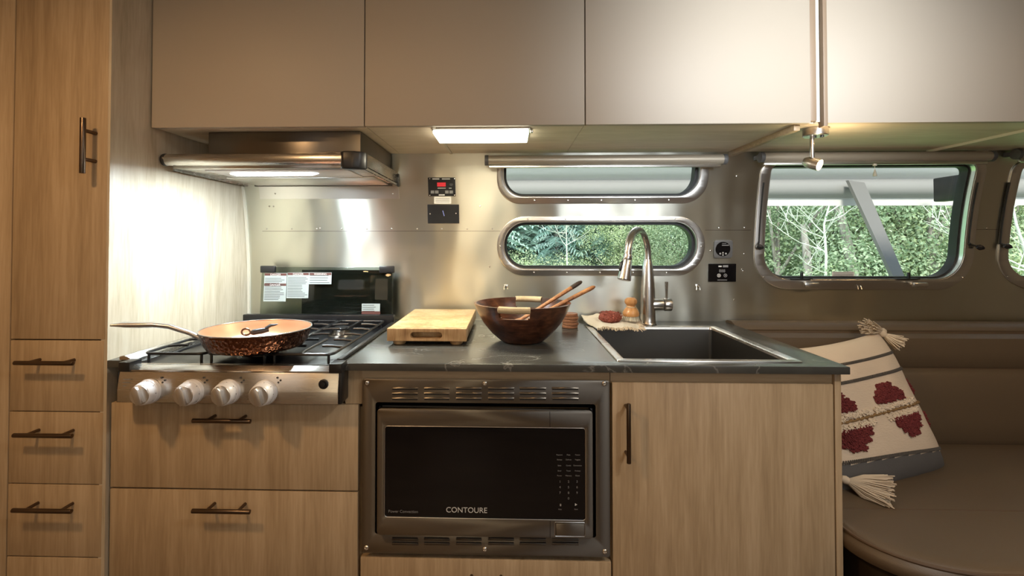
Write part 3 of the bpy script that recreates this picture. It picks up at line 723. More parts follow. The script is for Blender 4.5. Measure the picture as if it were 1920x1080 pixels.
def sticker(px0, py0, px1, py1, rows, head, heads=None):
    a, b2 = lidpt(px0, py0), lidpt(px1, py1); ya = lambda z_: yg0 + lean * (z_ - zl1) / (gz1 - zl1)
    bm = NB(); prism(bm, [(ya(b2.z) - .0006, b2.z), (ya(b2.z) - .0001, b2.z), (ya(a.z) - .0001, a.z), (ya(a.z) - .0006, a.z)], 'x', a.x, b2.x); s_ = obj('warning_label', bm, M['label'], lid)
    bm = NB(); n_ = rows; h_ = a.z - b2.z; rnd = random.Random(int(px0)); top_ = .16 if head else .05
    for i in range(n_):
        z_ = a.z - h_ * (top_ + (1 - top_ - .04) * (i + .5) / n_); box(bm, a.x + .003, b2.x - .003 - rnd.random() * (b2.x - a.x) * .3, ya(z_) - .0011, ya(z_) - .0006, z_ - .0009, z_ + .0009)
    obj('label_print', bm, M['ink'], s_)
    if head:
        for fr in (heads or [0.0]):
            z_ = a.z - h_ * fr; hh = .0105
            bm = NB(); box(bm, a.x + .001, b2.x - .001, ya(z_) - .0013, ya(z_) - .0011, z_ - hh, z_ - .001); obj('label_header', bm, M['ink_red'], s_)
            tx = text(head, .0095, M['print'], 'label_lettering', s_, ((a.x + b2.x) / 2, ya(z_) - .0015, z_ - hh + .0015), align='CENTER')
sticker(495, 512, 536.5, 565, 14, 'DANGER', [0.0, .36]); sticker(538, 511, 578.5, 559, 13, 'DANGER'); sticker(579, 511, 621, 533, 4, 'WARNING'); sticker(679, 569, 713, 589, 5, None)
a, b2 = lidpt(679, 583), lidpt(714, 588.5); bm = NB(); box(bm, a.x, b2.x, yg0 - .0016, yg0 - .0012, b2.z, a.z); obj('label_stripe', bm, M['ink_red'], lid)
# ================================================================== MICROWAVE
YM = 1.146
t = thing('microwave_oven', 'built-in stainless microwave with black glass door and louvred trim frame', 'microwave', (X(911, YM, 870), YM + .2, Z(1040, YM, 911)))
mx0, mx1 = X(679, YM, 870), X(1143.5, YM, 870); mz0, mz1 = Z(1040, YM, 911), Z(711.5, YM, 911)
ox0, ox1 = X(704, YM, 880), X(1117, YM, 880); oz0, oz1 = Z(1004, YM, 911), Z(756, YM, 911)
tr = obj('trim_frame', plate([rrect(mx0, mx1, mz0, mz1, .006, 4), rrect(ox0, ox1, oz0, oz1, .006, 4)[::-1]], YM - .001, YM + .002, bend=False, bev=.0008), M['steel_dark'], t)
bm = NB()
for a_, b_ in ((oz0, .0), (oz1, .0)): pass
# rolled inner collar of the trim
def collar(bm, x0, x1, z0, z1, r_, ya, yb_):
    P_ = rrect(x0, x1, z0, z1, r_, 6); n_ = len(P_)
    va = [bm.verts.new((p_[0], ya, p_[1])) for p_ in P_]; vb = [bm.verts.new((p_[0], yb_, p_[1])) for p_ in P_]
    for i in range(n_): bm.faces.new((va[i], va[(i + 1) % n_], vb[(i + 1) % n_], vb[i]))
collar(bm, ox0, ox1, oz0, oz1, .006, YM, YM + .05); obj('trim_collar', bm, M['steel_dark'], tr)
# door standing slightly proud
YD = 1.128
dx0, dx1 = X(706.5, YD, 888), X(1112, YD, 888); dz0, dz1 = Z(1007, YD, 911), Z(768.5, YD, 911)
hx0, hx1 = X(721, YD, 888), X(1098, YD, 888); hz0, hz1 = Z(973, YD, 911), Z(801, YD, 911)
split = X(1031, YD, 785)
bm = NB(); box(bm, ox0 + .004, ox1 - .004, YD + .026, 1.56, oz0 + .003, oz1 - .012, .004); obj('casing', bm, M['black'], t)
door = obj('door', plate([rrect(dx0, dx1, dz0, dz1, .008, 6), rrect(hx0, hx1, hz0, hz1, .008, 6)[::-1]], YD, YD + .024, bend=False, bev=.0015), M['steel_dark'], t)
bm = NB(); box(bm, hx0 - .002, hx1 + .002, YD + .003, YD + .012, hz0 - .002, hz1 + .002); obj('door_glass', bm, M['bglass'], door)
bm = NB(); tube(bm, [(x_, YD + .001, z_) for x_, z_ in rrect(hx0, hx1, hz0, hz1, .007, 6)], .0009, 6, closed=True); obj('glass_trim', bm, M['alu_frame'], door)
for za, zb2 in ((dz0, hz0), (hz1, dz1)):
    bm = NB(); box(bm, split - .0006, split + .0006, YD - .0004, YD + .002, za + .001, zb2 - .002); obj('door_seam', bm, M['black'], door)
b0x, b1x = X(1042, YD, 993), X(1096, YD, 993); b0z, b1z = Z(1004, YD, 1070), Z(981, YD, 1070)
bm = NB(); box(bm, b0x, b1x, YD - .003, YD + .002, b0z, b1z, .0015); obj('release_button', bm, M['steel_dark'], door)
bm = NB(); tube(bm, [(x_, YD - .0002, z_) for x_, z_ in rrect(b0x - .002, b1x + .001, b0z - .002, b1z + .002, .002, 3)], .0007, 6, closed=True); obj('button_bezel', bm, M['alu_frame'], door)
YG = YD + .0026
pc = at(836, 960.5, YG); text('CONTOURE', .0175, M['print'], 'brand_lettering', door, (pc.x, YG, pc.z))
pc = at(728, 961, YG); text('Power Convection', .0092, M['print_d'], 'lettering', door, (pc.x, YG, pc.z))
pr = []
def kp(body, px, py, size=.0052, m_=None):
    q = at(px, py, YG); text(body, size, m_ or M['print_d'], 'keypad_print', door, (q.x, YG, q.z), align='CENTER')
rows = [('Popcorn', 'Pizza', 'Potato'), ('Reheat', 'Defrost', 'Veggies'), ('Bake', 'Combi', 'Convection'), ('Broil', 'Timer', 'Preheat'), ('Power', 'Memory', 'Clock')]
for r_, py in zip(rows, (854, 863, 874, 884, 893)):
    for s_, px in zip(r_, (1049, 1066, 1083)): kp(s_, px, py, .0042)
for i, r_ in enumerate((('1', '2', '3'), ('4', '5', '6'), ('7', '8', '9'), ('', '0', ''))):
    for s_, px in zip(r_, (1050, 1066, 1082)):
        if s_: kp(s_, px, 905 + i * 10.5, .0075)
kp('II', 1051, 949, .0075, M['print']); bm = NB(); q = at(1080, 946, YG); prism(bm, [(q.x - .0025, q.z - .003), (q.x + .003, q.z), (q.x - .0025, q.z + .003)], 'y', YG - .0003, YG); obj('start_symbol', bm, M['print'], door)
kp('Stop', 1050, 956, .0042); kp('Start', 1080, 956, .0042)
# louvres
cols_ = [(734, 785), (794, 844), (854, 904), (914, 965), (973, 1025), (1034, 1086)]
slot_m = M['black']
for a_, b_ in cols_:
    for py in (726.5, 736, 745.5):
        p_, q = at(a_ + 1, py, YM - .001), at(b_ - 1, py, YM - .001)
        bm = NB(); z_ = p_.z; y_ = YM - .001
        prism(bm, [(y_ + .001, z_ + .0022), (y_ - .0022, z_ - .0012), (y_ - .0022, z_ - .0020), (y_ + .001, z_ - .0028)], 'x', p_.x, q.x, b=.0004); lv = obj('vent_louvre', bm, M['steel_dark'], tr)
        bm = NB(); box(bm, p_.x + .001, q.x - .001, y_ - .0016, y_ + .0006, z_ - .0052, z_ - .0024); obj('louvre_opening', bm, slot_m, lv)
    for py in (1011, 1019.5):
        p_, q = at(a_ + 1, py, YM - .001), at(b_ - 1, py, YM - .001); z_ = p_.z; y_ = YM - .001
        bm = NB(); prism(bm, [(y_ + .001, z_ - .0042), (y_ - .0032, z_ + .0020), (y_ - .0032, z_ + .0030), (y_ + .001, z_ + .0028)], 'x', p_.x, q.x, b=.0004); lv = obj('vent_louvre', bm, M['steel_dark'], tr)
        bm = NB(); box(bm, p_.x + .001, q.x - .001, y_ - .0026, y_ + .0006, z_ + .0028, z_ + .0050); obj('louvre_opening', bm, slot_m, lv)
for px, py in ((688, 718), (909, 719), (1133, 719), (687, 1027), (909, 1030), (1134, 1034)):
    v = at(px, py, YM - .0005); bm = NB(); lathe(bm, [(0, 0), (.0062, 0), (.0058, .0012), (.0042, .0026), (.0030, .0028), (.0022, .0012), (0, .0012)], v, (0, -1, 0), 20); obj('screw', bm, M['rivet'], tr)

# ================================================================== UPPER CUPBOARDS
def upoly(ya, z0, z1):
    P_ = [(ya, z0)]; z = z0
    while z < z1: P_.append((WY(z) - .004, z)); z += .04
    P_.append((WY(z1) - .004, z1)); P_.append((ya, z1)); return P_
zu1 = 1.93
ub = [X(284.5, YU, 120), X(683.5, YU, 120), X(1097, YU, 120), X(1520.5, YU, 120)]
uc = [ub[0], ub[1], ub[2], X(1533, YU, 120)]
names = ['taupe upper cupboard over the range hood', 'taupe upper cupboard over the lit strip light, second from left', 'taupe upper cupboard directly above the oval windows and sink', 'pale taupe upper cupboard above the large window on the right']
dz_ = [.0, .0, .0, .0]
for i in range(3):
    t = thing('upper_cabinet', names[i], 'cabinet', ((ub[i] + ub[i + 1]) / 2, YU + .1, ZU))
    bm = NB(); prism(bm, upoly(YU + .020, ZU + .002, zu1), 'x', ub[i] + .0005, (uc[i + 1] if i == 2 else ub[i + 1]) - .0005); obj('body', bm, M['under'], t)
    front('door', t, ub[i] + .0014, ub[i + 1] - .0014, ZU - .0008, zu1 - .01, YU, M['taupe'])
    if i == 1:
        xq = X(834, 1.5, 275); bm = NB(); box(bm, xq - .006, xq + .002, YU + .022, WY(ZU) - .006, ZU - .0015, ZU + .003); obj('joint_strip', bm, M['cream'], t)
    if i == 2:
        xq = X(1500, YU + .03, 235); bm = NB(); box(bm, xq - .016, xq, YU + .03, WY(ZU) - .006, ZU - .014, ZU + .003, .001); obj('side_panel', bm, M['maple_h'], t)
u4 = X(1551, YU, 120)
t = thing('upper_cabinet', names[3], 'cabinet', (u4 + .4, YU + .1, ZU))
bm = NB(); prism(bm, upoly(YU + .020, ZU + .002, zu1), 'x', uc[3] + .0005, XRR - .01); obj('body', bm, M['under'], t)
front('door', t, u4, u4 + .62, ZU - .001, zu1 - .01, YU, M['taupe']); front('door', t, u4 + .623, u4 + 1.24, ZU - .001, zu1 - .01, YU, M['taupe'])
bm = NB(); box(bm, u4 - .0125, u4 - .002, YU - .004, YU + .019, ZU - .010, zu1 - .01, .001); obj('edge_strip', bm, M['edge'], t)
bm = NB(); box(bm, ub[3] + .0005, uc[3] - .001, YU + .004, YU + .019, ZU + .006, zu1 - .01, .001); obj('edge_strip', bm, M['edge'], t)
bm = NB(); box(bm, uc[3] + .0005, u4 - .0135, YU + .010, YU + .019, ZU + .004, zu1 - .01, .001); obj('filler_strip', bm, M['cream'], t)  # light cream colour carries the lamplight falling on this recessed filler
xq = X(1868, 1.45, 268); bm = NB(); box(bm, xq - .003, xq + .003, YU + .03, WY(ZU) - .006, ZU - .006, ZU + .003); obj('joint_strip', bm, M['cream'], t)

# ================================================================== STRIP LIGHT
y0, y1 = YU + .035, 1.435
zz = ZU + .0015
t = thing('strip_light', 'lit slim strip light under the upper cupboards left of the windows', 'light', (X(905, 1.37, 260), 1.37, zz))
x0, x1 = X(821, 1.40, 262), X(991, 1.33, 255)
bm = NB(); box(bm, x0 - .004, x1 + .004, y0 - .004, y1 + .004, zz - .006, zz, .002); obj('housing', bm, M['alu_frame'], t)
bm = NB(); box(bm, x0, x1, y0, y1, zz - .016, zz - .006, .003); obj('diffuser', bm, M['led_warm'], t)
bm = NB(); box(bm, x1 + .004, x1 + .012, y0 + .01, y0 + .022, zz - .012, zz - .001, .002); obj('switch', bm, M['nickel'], t)

# ================================================================== RANGE HOOD
hz0, hz1 = Z(319, 1.325, 687), Z(287, 1.325, 687)
hx0_ = XP + .004; hx1_ = X(687, 1.325, 300); hxb0 = X(391, 1.335, 260); hxb1 = X(676, 1.335, 260)
hy1 = WY(1.43) - .004
t = thing('range_hood', 'stainless slide-out range hood with a lit lamp above the cooktop', 'range hood', ((hx0_ + hx1_) / 2, 1.5, hz0))
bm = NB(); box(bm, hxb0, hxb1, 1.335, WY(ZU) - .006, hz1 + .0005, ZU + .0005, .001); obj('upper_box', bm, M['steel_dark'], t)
bm = NB(); box(bm, hx0_ + .02, hx1_, 1.325, hy1, hz0 + .006, hz1, .0015)
box(bm, hx1_ - .003, hx1_, 1.325, hy1, hz0, hz0 + .01); box(bm, hx0_ + .02, hx0_ + .023, 1.325, hy1, hz0, hz0 + .01)
obj('slide_tray', bm, M['steel'], t)
bm = NB(); zc2 = (hz0 + hz1) / 2 + .006; tube(bm, [(hx0_ + .012, 1.316, zc2), (hx1_ - .062, 1.316, zc2)], .0165, 28); obj('front_bar', bm, M['steel'], t)
bm = NB(); cyl(bm, (hx0_, 1.316, zc2), (hx0_ + .013, 1.316, zc2), .0175, b=.004); obj('end_cap', bm, M['black'], t)
bm = NB(); prism(bm, [(hx1_ - .066, 1.330), (hx1_ - .066, 1.304), (hx1_ - .058, 1.297), (hx1_ - .03, 1.299), (hx1_ - .012, 1.306), (hx1_ + .001, 1.320), (hx1_ + .001, 1.334)], 'z', hz0 + .001, hz1 + .002, b=.005); obj('end_cap', bm, M['black'], t)
bm = NB(); box(bm, hx1_ - .001, hx1_ + .004, hy1 - .012, hy1, hz0 - .002, hz1 - .004, .001); obj('rear_cap', bm, M['black'], t)
bm = NB(); box(bm, hx0_ + .07, hx1_ - .03, 1.50, hy1 - .02, hz0 + .0015, hz0 + .006, .001); obj('grease_filter', bm, M['alu_frame'], t)
bm = NB(); box(bm, hx0_ + .055, hx1_ - .02, hy1 - .016, hy1 - .006, hz0 - .0005, hz0 + .006); obj('filter_rail', bm, M['steel_dark'], t)
bm = NB(); box(bm, hx0_ + .10, hx1_ - .06, 1.345, 1.49, hz0 + .003, hz0 + .006, .001); obj('lamp_cover', bm, M['white_metal'], t)
lx0, lx1 = X(432, 1.40, 315), X(597, 1.40, 315); lz = hz0 + .003
bm = NB(); tube(bm, [(lx0, 1.40, lz), (lx0 + .02, 1.40, lz), (lx1 - .02, 1.40, lz), (lx1, 1.40, lz)], [.002, .0075, .0075, .002], 12, flat=1); obj('lamp_tube', bm, M['led_cool'], t)
bm = NB(); tube(bm, [(hx1_ - .145, 1.331, hz1 + .001), (hx1_ - .10, 1.331, hz1 + .005), (hx1_ - .075, 1.331, hz1 + .002)], .0022, 8); obj('cable', bm, M['rivet'], t)

# ================================================================== SPOTLIGHT
sp_ = at(1529, 256, 1.345); sp_.z = ZU + .002
t = thing('spotlight', 'lit warm swivel spotlight under the cupboards before the large window', 'light', sp_)
bm = NB(); lathe(bm, [(0, 0), (.031, 0), (.031, -.020), (.029, -.022), (0, -.022)], sp_, seg=36); obj('canopy', bm, M['nickel'], t)
bm = NB(); cyl(bm, (sp_.x - .004, sp_.y, sp_.z - .021), (sp_.x - .004, sp_.y, sp_.z - .026), .006, b=.001); lathe(bm, [(0, -.0225), (.005, -.0225), (.005, -.0265), (0, -.027)], (sp_.x + .010, sp_.y - .012, sp_.z), seg=12); obj('switch', bm, M['black'], t)
q = at(1523, 302, 1.345)
bm = NB(); cyl(bm, (q.x, sp_.y, sp_.z - .022), (q.x, sp_.y, q.z + .004), .0055, b=.0008); obj('stem', bm, M['nickel'], t)
ax = Vector((.55, -.74, -.38)).normalized(); hc = Vector((q.x, sp_.y, q.z - .006))
bm = NB(); lathe(bm, [(0, -.024), (.010, -.022), (.0155, -.012), (.0165, .004), (.0165, .020), (.0150, .020), (.0145, .010), (0, .008)], hc, ax, 32); hd = obj('lamp_head', bm, M['nickel'], t)
bm = NB(); lathe(bm, [(0, .017), (.009, .016), (.0142, .0125), (.0142, .010), (0, .010)], hc, ax, 28); obj('bulb', bm, M['bulb'], hd)
light('spotlight_beam', 'SPOT', hc + ax * .026, 7, (1.0, .70, .38), aim=hc + ax, size=.01, spot_size=R(110), spot_blend=.6)
light('spotlight_spill', 'POINT', hc + ax * .028, 1.6, (1.0, .74, .42), size=.012)

# ================================================================== BLINDS
def blind(px0, px1, py, label, ext=0.0, pull=None, rr_=.0165, bar=True, py2=None):
    Yb = 1.655; a, b_ = at(px0, py, Yb), at(px1, py, Yb); zc = a.z if abs(a.z - b_.z) < .02 else (a.z + b_.z) / 2
    zc = Z(py, Yb, 955 if px1 > 1900 else (px0 + px1) / 2); x0, x1 = a.x, b_.x + ext
    t = thing('roller_blind', label, 'blind', ((x0 + x1) / 2, Yb, zc), group='rolled-up roller blinds over the windows')
    bm = NB(); cyl(bm, (x0 + .012, Yb, zc), (x1 - .012, Yb, zc), rr_, seg=28); obj('roller', bm, M['blind'], t)
    for xa, xb2 in ((x0, x0 + .013), (x1 - .013, x1)):
        bm = NB(); cyl(bm, (xa, Yb, zc), (xb2, Yb, zc), rr_ + .0015, seg=24, b=.001); box(bm, xa + .001, xb2 - .001, Yb, WY(zc) - .001, zc - .004, zc + .010, .001); obj('bracket', bm, M['grey'], t)
    zb = zc - rr_ - .0065
    bm = NB(); box(bm, x0 + .014, x1 - .020, Yb - .004, Yb + .006, zb - .004, zb + .006, .002); obj('bottom_bar', bm, M['alu_frame'], t)
    bm = NB(); box(bm, x0 + .020, x1 - .026, Yb - .0005, Yb + .002, zb + .005, zc - rr_ + .008); obj('blind_fabric', bm, M['towel'], t)
    if pull:
        q = at(pull, py, Yb - .004); bm = NB(); lathe(bm, [(0, .002), (.006, 0), (.006, -.006), (0, -.008)], (q.x, q.y, zb - .002), seg=14); cyl(bm, (q.x, q.y, zb - .006), (q.x, q.y, zb - .022), .0008, seg=6)
        lathe(bm, [(0, -.020), (.002, -.022), (.0060, -.040), (.0055, -.043), (0, -.044)], (q.x, q.y, zb), seg=14); obj('pull_cord', bm, M['cream'], t)
blind(909, 1362, 299.5, 'slim rolled-up blind above the stacked oval windows')
blind(1424, 1862, 294, 'rolled-up blind with a hanging pull above the large window', pull=1640)
blind(1903, 2300, 294, 'rolled-up blind at the right edge of the photo')

# ================================================================== WALL FITTINGS
def wplate(px0, px1, py0, py1, d0, d1, r_=.001, bev=.0006, d=0):
    a, b_ = wallpt(px0, (py0 + py1) / 2), wallpt(px1, (py0 + py1) / 2); z0, z1 = wallpt((px0 + px1) / 2, py1).z, wallpt((px0 + px1) / 2, py0).z
    return plate([rrect(a.x, b_.x, z0, z1, r_, 5)], d0, d1, bev=bev)
def wbar(parent, name, px0, px1, py0, py1, d, m_): return obj(name, wplate(px0, px1, py0, py1, d, d + .0004, .0002, 0), m_, parent)
t = thing('control_panel', 'black control panel with a small red display on the aluminium wall', 'control panel', wallpt(828, 368))
pl = obj('face_plate', wplate(803, 854, 333, 368, 0, .004), M['black'], t)
wbar(t, 'red_display', 820, 836, 342.5, 350, .004, M['red'])
for a_ in ((811, 824, 335, 336.6), (829, 844, 335, 336.6)): wbar(t, 'heading_print', *a_, .004, M['print'])
for a_ in ((821, 836, 352.6, 353.6), (842, 847, 352.6, 353.6), (823, 834, 364.5, 367)): wbar(t, 'panel_print', *a_, .004, M['print'])
for px in (808, 816, 835, 843):
    wbar(t, 'push_button', px, px + 6.5, 357.5, 363, .004, M['print_d'])
p_ = wallpt(846, 346, .004); bm = NB(); lathe(bm, [(0, 0), (.006, 0), (.006, .001), (0, .001)], p_, (0, -1, 0), 18); obj('speaker_hole', bm, M['gasket'], t)
for a_ in ((806, 335), (852, 335), (806, 366), (852, 366)):
    p_ = wallpt(*a_, .004); bm = NB(); lathe(bm, [(0, 0), (.0018, 0), (.0014, .0008), (0, .0009)], p_, (0, -1, 0), 10); obj('screw', bm, M['rivet'], t)
o = tag(obj('instruction_label', wplate(814, 846, 369, 382, 0, .0006, .0004, 0), M['label_w']), 'small white printed label between the two black panels', 'label')
bm = NB()
for py in (372.5, 375.5, 378.5):
    a, b_ = wallpt(816.5, py), wallpt(843, py); box(bm, a.x, b_.x, a.y - .0012, a.y - .0007, a.z - .0006, a.z + .0006)
ip = obj('label_print', bm, M['ink'], o)
for v in ip.data.vertices: v.co = v.co
t = thing('switch_plate', 'wide black wall plate with a small blue-white slot below the white label', 'wall plate', wallpt(832, 419))
obj('face_plate', wplate(802, 861, 383.5, 419, 0, .004), M['black'], t)
p0_, p1_ = wallpt(830, 395, .0045), wallpt(833, 405, .0045); bm = NB(); tube(bm, [p0_, p1_], .0028, 8, flat=.4); obj('indicator', bm, M['blue'], t)
for a_ in ((806.5, 401), (855, 400)):
    p_ = wallpt(*a_, .004); bm = NB(); lathe(bm, [(0, 0), (.0025, 0), (.002, .0008), (0, .0009)], p_, (0, -1, 0), 10); obj('screw', bm, M['nickel'], t)
t = thing('monitor_gauge', 'grey square gauge with a round dark face right of the oval windows', 'gauge', wallpt(1355, 484))
obj('bezel', wplate(1337.5, 1372.5, 450, 484, 0, .006, .010, .0015), M['grey'], t)
p_ = wallpt(1355.5, 467, .006); bm = NB(); lathe(bm, [(0, 0), (.0265, 0), (.0260, .0008), (0, .0010)], p_, wn(p_), 40); obj('dial', bm, M['bglass'], t)
wbar(t, 'dial_print', 1352, 1365, 459, 460.5, .0072, M['print_d']); wbar(t, 'dial_print', 1352, 1360, 456, 457, .0072, M['print_d'])
for px, py, r_ in ((1350.5, 475.5, .0030), (1355.5, 474, .0026), (1355.5, 478, .0026), (1361, 475.5, .0030)):
    p_ = wallpt(px, py, .0074); bm = NB(); lathe(bm, [(r_ * .55, 0), (r_, 0), (r_, .0005), (r_ * .55, .0005)], p_, wn(p_), 16, closed=True); obj('dial_button', bm, M['print'], t)
t = thing('heating_thermostat', 'black wall thermostat with faint digits below the round gauge', 'thermostat', wallpt(1353, 528))
obj('face_plate', wplate(1327.5, 1379, 494.5, 528, 0, .005), M['bglass'], t)
p_ = wallpt(1354, 510.5, .0056); text('888', .0150, M['print_d'], 'digits', t, p_, align='CENTER', ext=.0002)
wbar(t, 'heading_print', 1346, 1352, 498, 500.5, .0052, M['print']); wbar(t, 'heading_print', 1354, 1364, 497, 501, .0052, M['print_d'])
wbar(t, 'foot_print', 1344, 1362, 524, 525.5, .0052, M['print_d'])
for px, m_ in ((1348, M['print']), (1360, M['print_d'])):
    p_ = wallpt(px, 516.5, .0054); bm = NB(); lathe(bm, [(.0044, 0), (.0066, 0), (.0066, .0005), (.0044, .0005)], p_, (0, -1, 0), 20, closed=True); lathe(bm, [(0, 0), (.0024, 0), (.0024, .0005), (0, .0005)], p_, (0, -1, 0), 12); obj('touch_button', bm, m_, t)
for px, py, lb in ((948.5, 538, 'small chrome hook on the wall behind the wooden bowl'), (1307, 538, 'small chrome hook on the wall right of the faucet'), (1608, 537, 'small chrome hook below the middle of the large window')):
    p_ = wallpt(px, py); bm = NB(); y_ = WY(p_.z)
    box(bm, p_.x - .007, p_.x + .007, y_ - .003, y_ - .0002, p_.z - .002, p_.z + .010, .001)
    for s_ in (-1, 1): tube(bm, [(p_.x + s_ * .003, y_ - .003, p_.z + .004), (p_.x + s_ * .005, y_ - .008, p_.z + .003), (p_.x + s_ * .006, y_ - .010, p_.z - .005), (p_.x + s_ * .0062, y_ - .012, p_.z - .010)], .0016, 8)
    tag(obj('wall_hook', bm, M['rivet']), lb, 'hook')

# ================================================================== THINGS ON THE WORKTOP
# cutting board
yb0, yb1 = 1.325, 1.715
bx0, bx1 = (X(721, yb0, 625) + X(781, yb1, 579)) / 2, (X(875, yb0, 625) + X(892, yb1, 580)) / 2
bz1 = Z(616.5, yb0, 800); bz0 = Z(640, yb0, 800)
t = thing('cutting_board', 'thick pale end-grain cutting board on round feet on the worktop', 'cutting board', ((bx0 + bx1) / 2, (yb0 + yb1) / 2, ZC))
hxm, hzm = X(799, yb0, 627), (bz0 + bz1) / 2 - .001
bm = NB(); box(bm, bx0, bx1, yb0 + .028, yb1, bz0, bz1, .003); 
# front slice with the grip recess
fm = plate([[(bx0, bz0), (bx1, bz0), (bx1, bz1), (bx0, bz1)], rrect(hxm - .044, hxm + .044, hzm - .0085, hzm + .0085, .0084, 8)[::-1]], yb0, yb0 + .0281, bend=False, bev=.0012)
slab = obj('slab', bm, M['board'], t); obj('end_face', fm, M['board_side'], t)
for fx, fy in ((bx0 + .030, yb0 + .025), (bx1 - .030, yb0 + .025), (bx0 + .03, yb1 - .025), (bx1 - .03, yb1 - .025)):
    bm = NB(); lathe(bm, [(0, ZC), (.013, ZC), (.017, ZC + .003), (.019, bz0), (0, bz0)], (fx, fy, 0), seg=24); obj('foot', bm, M['board_side'], t)

# wooden bowl
by = 1.40; bc = at(979, 567, by); brz = Z(567, by, 980); bR = (X(1070.5, by, 567) - X(889, by, 567)) / 2
t = thing('salad_bowl', 'dark glossy wooden salad bowl with rope-wrapped handles', 'bowl', (bc.x, by, ZC))
H = brz - ZC
prof_o = [(.0, .001), (.052, .0), (.058, .001), (.070, .010), (.088, .026), (.108, .050), (.124, .075), (.134, .097), (bR, H)]
prof_i = [(bR - .007, H + .0005), (.125, .097), (.115, .075), (.100, .052), (.080, .028), (.055, .014), (0, .011)]
def sm(prof, n_=4):
    out = []
    for i in range(len(prof) - 1):
        for k in range(n_):
            u = k / n_; p0 = prof[max(i - 1, 0)]; p1 = prof[i]; p2 = prof[i + 1]; p3 = prof[min(i + 2, len(prof) - 1)]
            out.append(tuple(.5 * ((2 * p1[j]) + (-p0[j] + p2[j]) * u + (2 * p0[j] - 5 * p1[j] + 4 * p2[j] - p3[j]) * u * u + (-p0[j] + 3 * p1[j] - 3 * p2[j] + p3[j]) * u ** 3) for j in range(2)))
    out.append(prof[-1]); return out
ha = math.atan2(-1, 0) - R(11)     # direction of the front handle
slots = [ha, ha + math.pi]
hw = .0460; s0, s1 = H - .031, H - .010   # slot half width, bottom, top
prof = sm(prof_o[:-1] + [prof_o[-1]], 5)
bm = NB(); seg = 180
# ring heights aligned to the slot edges
def rad_at(z_, pr_):
    if z_ <= pr_[0][1]: return pr_[0][0]
    for i in range(len(pr_) - 1):
        if pr_[i][1] <= z_ <= pr_[i + 1][1]: u = (z_ - pr_[i][1]) / max(pr_[i + 1][1] - pr_[i][1], 1e-9); return pr_[i][0] + (pr_[i + 1][0] - pr_[i][0]) * u
    return pr_[-1][0]
po = sorted(set([(round(a, 5), round(b_, 5)) for a, b_ in prof if b_ >= .0009 and a > .055]), key=lambda q_: q_[1]); pi_ = sm(prof_i, 5)[::-1]
zs = sorted(set([round(z_, 4) for z_ in [.002, .006, .010, .018, .026, .036, .046, .056, .066, .074, s0 - .0025, s0, s0 + .0035, (s0 + s1) / 2, s1 - .0035, s1, H - .006, H - .002, H]]))
go, gi = [], []
th_i = [.010, .012]
for z_ in zs:
    ro = rad_at(z_, po); ri = rad_at(max(z_, .0112), [(a, b_) for a, b_ in pi_]) if z_ > .012 else None
    go.append([bm.verts.new((bc.x + ro * math.cos(2 * math.pi * k / seg), by + ro * math.sin(2 * math.pi * k / seg), ZC + z_)) for k in range(seg)])
    gi.append([bm.verts.new((bc.x + ri * math.cos(2 * math.pi * k / seg), by + ri * math.sin(2 * math.pi * k / seg), ZC + z_)) for k in range(seg)] if ri else None)
def in_slot(k, i):
    zm = (zs[i] + zs[i + 1]) / 2
    if not (s0 < zm < s1): return False
    a = 2 * math.pi * (k + .5) / seg
    e_ = min(zm - s0, s1 - zm); cut = .004 if e_ < .0035 else 0
    return any(abs(math.atan2(math.sin(a - s_), math.cos(a - s_))) * bR < hw - cut for s_ in slots)
for i in range(len(zs) - 1):
    for k in range(seg):
        k2 = (k + 1) % seg
        if in_slot(k, i): continue
        bm.faces.new((go[i][k], go[i][k2], go[i + 1][k2], go[i + 1][k]))
        if gi[i]: bm.faces.new((gi[i][k2], gi[i][k], gi[i + 1][k], gi[i + 1][k2]))
for i in range(len(zs) - 1):
    for k in range(seg):
        k2, kp_ = (k + 1) % seg, (k - 1) % seg
        if in_slot(k, i):
            if not in_slot(kp_, i): bm.faces.new((go[i][k], gi[i][k], gi[i + 1][k], go[i + 1][k]))
            if not in_slot(k2, i): bm.faces.new((gi[i][k2], go[i][k2], go[i + 1][k2], gi[i + 1][k2]))
            if not in_slot(k, i - 1): bm.faces.new((go[i][k], go[i][k2], gi[i][k2], gi[i][k]))
            if not in_slot(k, i + 1): bm.faces.new((gi[i + 1][k], gi[i + 1][k2], go[i + 1][k2], go[i + 1][k]))
for k in range(seg):
    k2 = (k + 1) % seg; bm.faces.new((go[-1][k], go[-1][k2], gi[-1][k2], gi[-1][k]))
bm.faces.new(go[0][::-1])
fi = [g for g in gi if g][0]; bm.faces.new(fi)
obj('bowl_body', bm, M['bowlwood'], t, angle=50)
for s_ in slots:
    bm = NB(); n_ = 34
    for j in range(n_):
        a = s_ + (j - (n_ - 1) / 2) * (2 * (hw - .001) / n_) / bR
        ro = (bR + .131) / 2 - .003; c_ = Vector((bc.x + ro * math.cos(a), by + ro * math.sin(a), ZC + H - .0055)); rd = Vector((math.cos(a), math.sin(a), 0))
        tube(bm, [c_ + rd * math.cos(q_) * .0080 + Vector((0, 0, 1)) * math.sin(q_) * .0078 for q_ in [2 * math.pi * v / 12 for v in range(12)]], .0018, 5, closed=True)
    obj('rope_grip', bm, M['rope'], t)
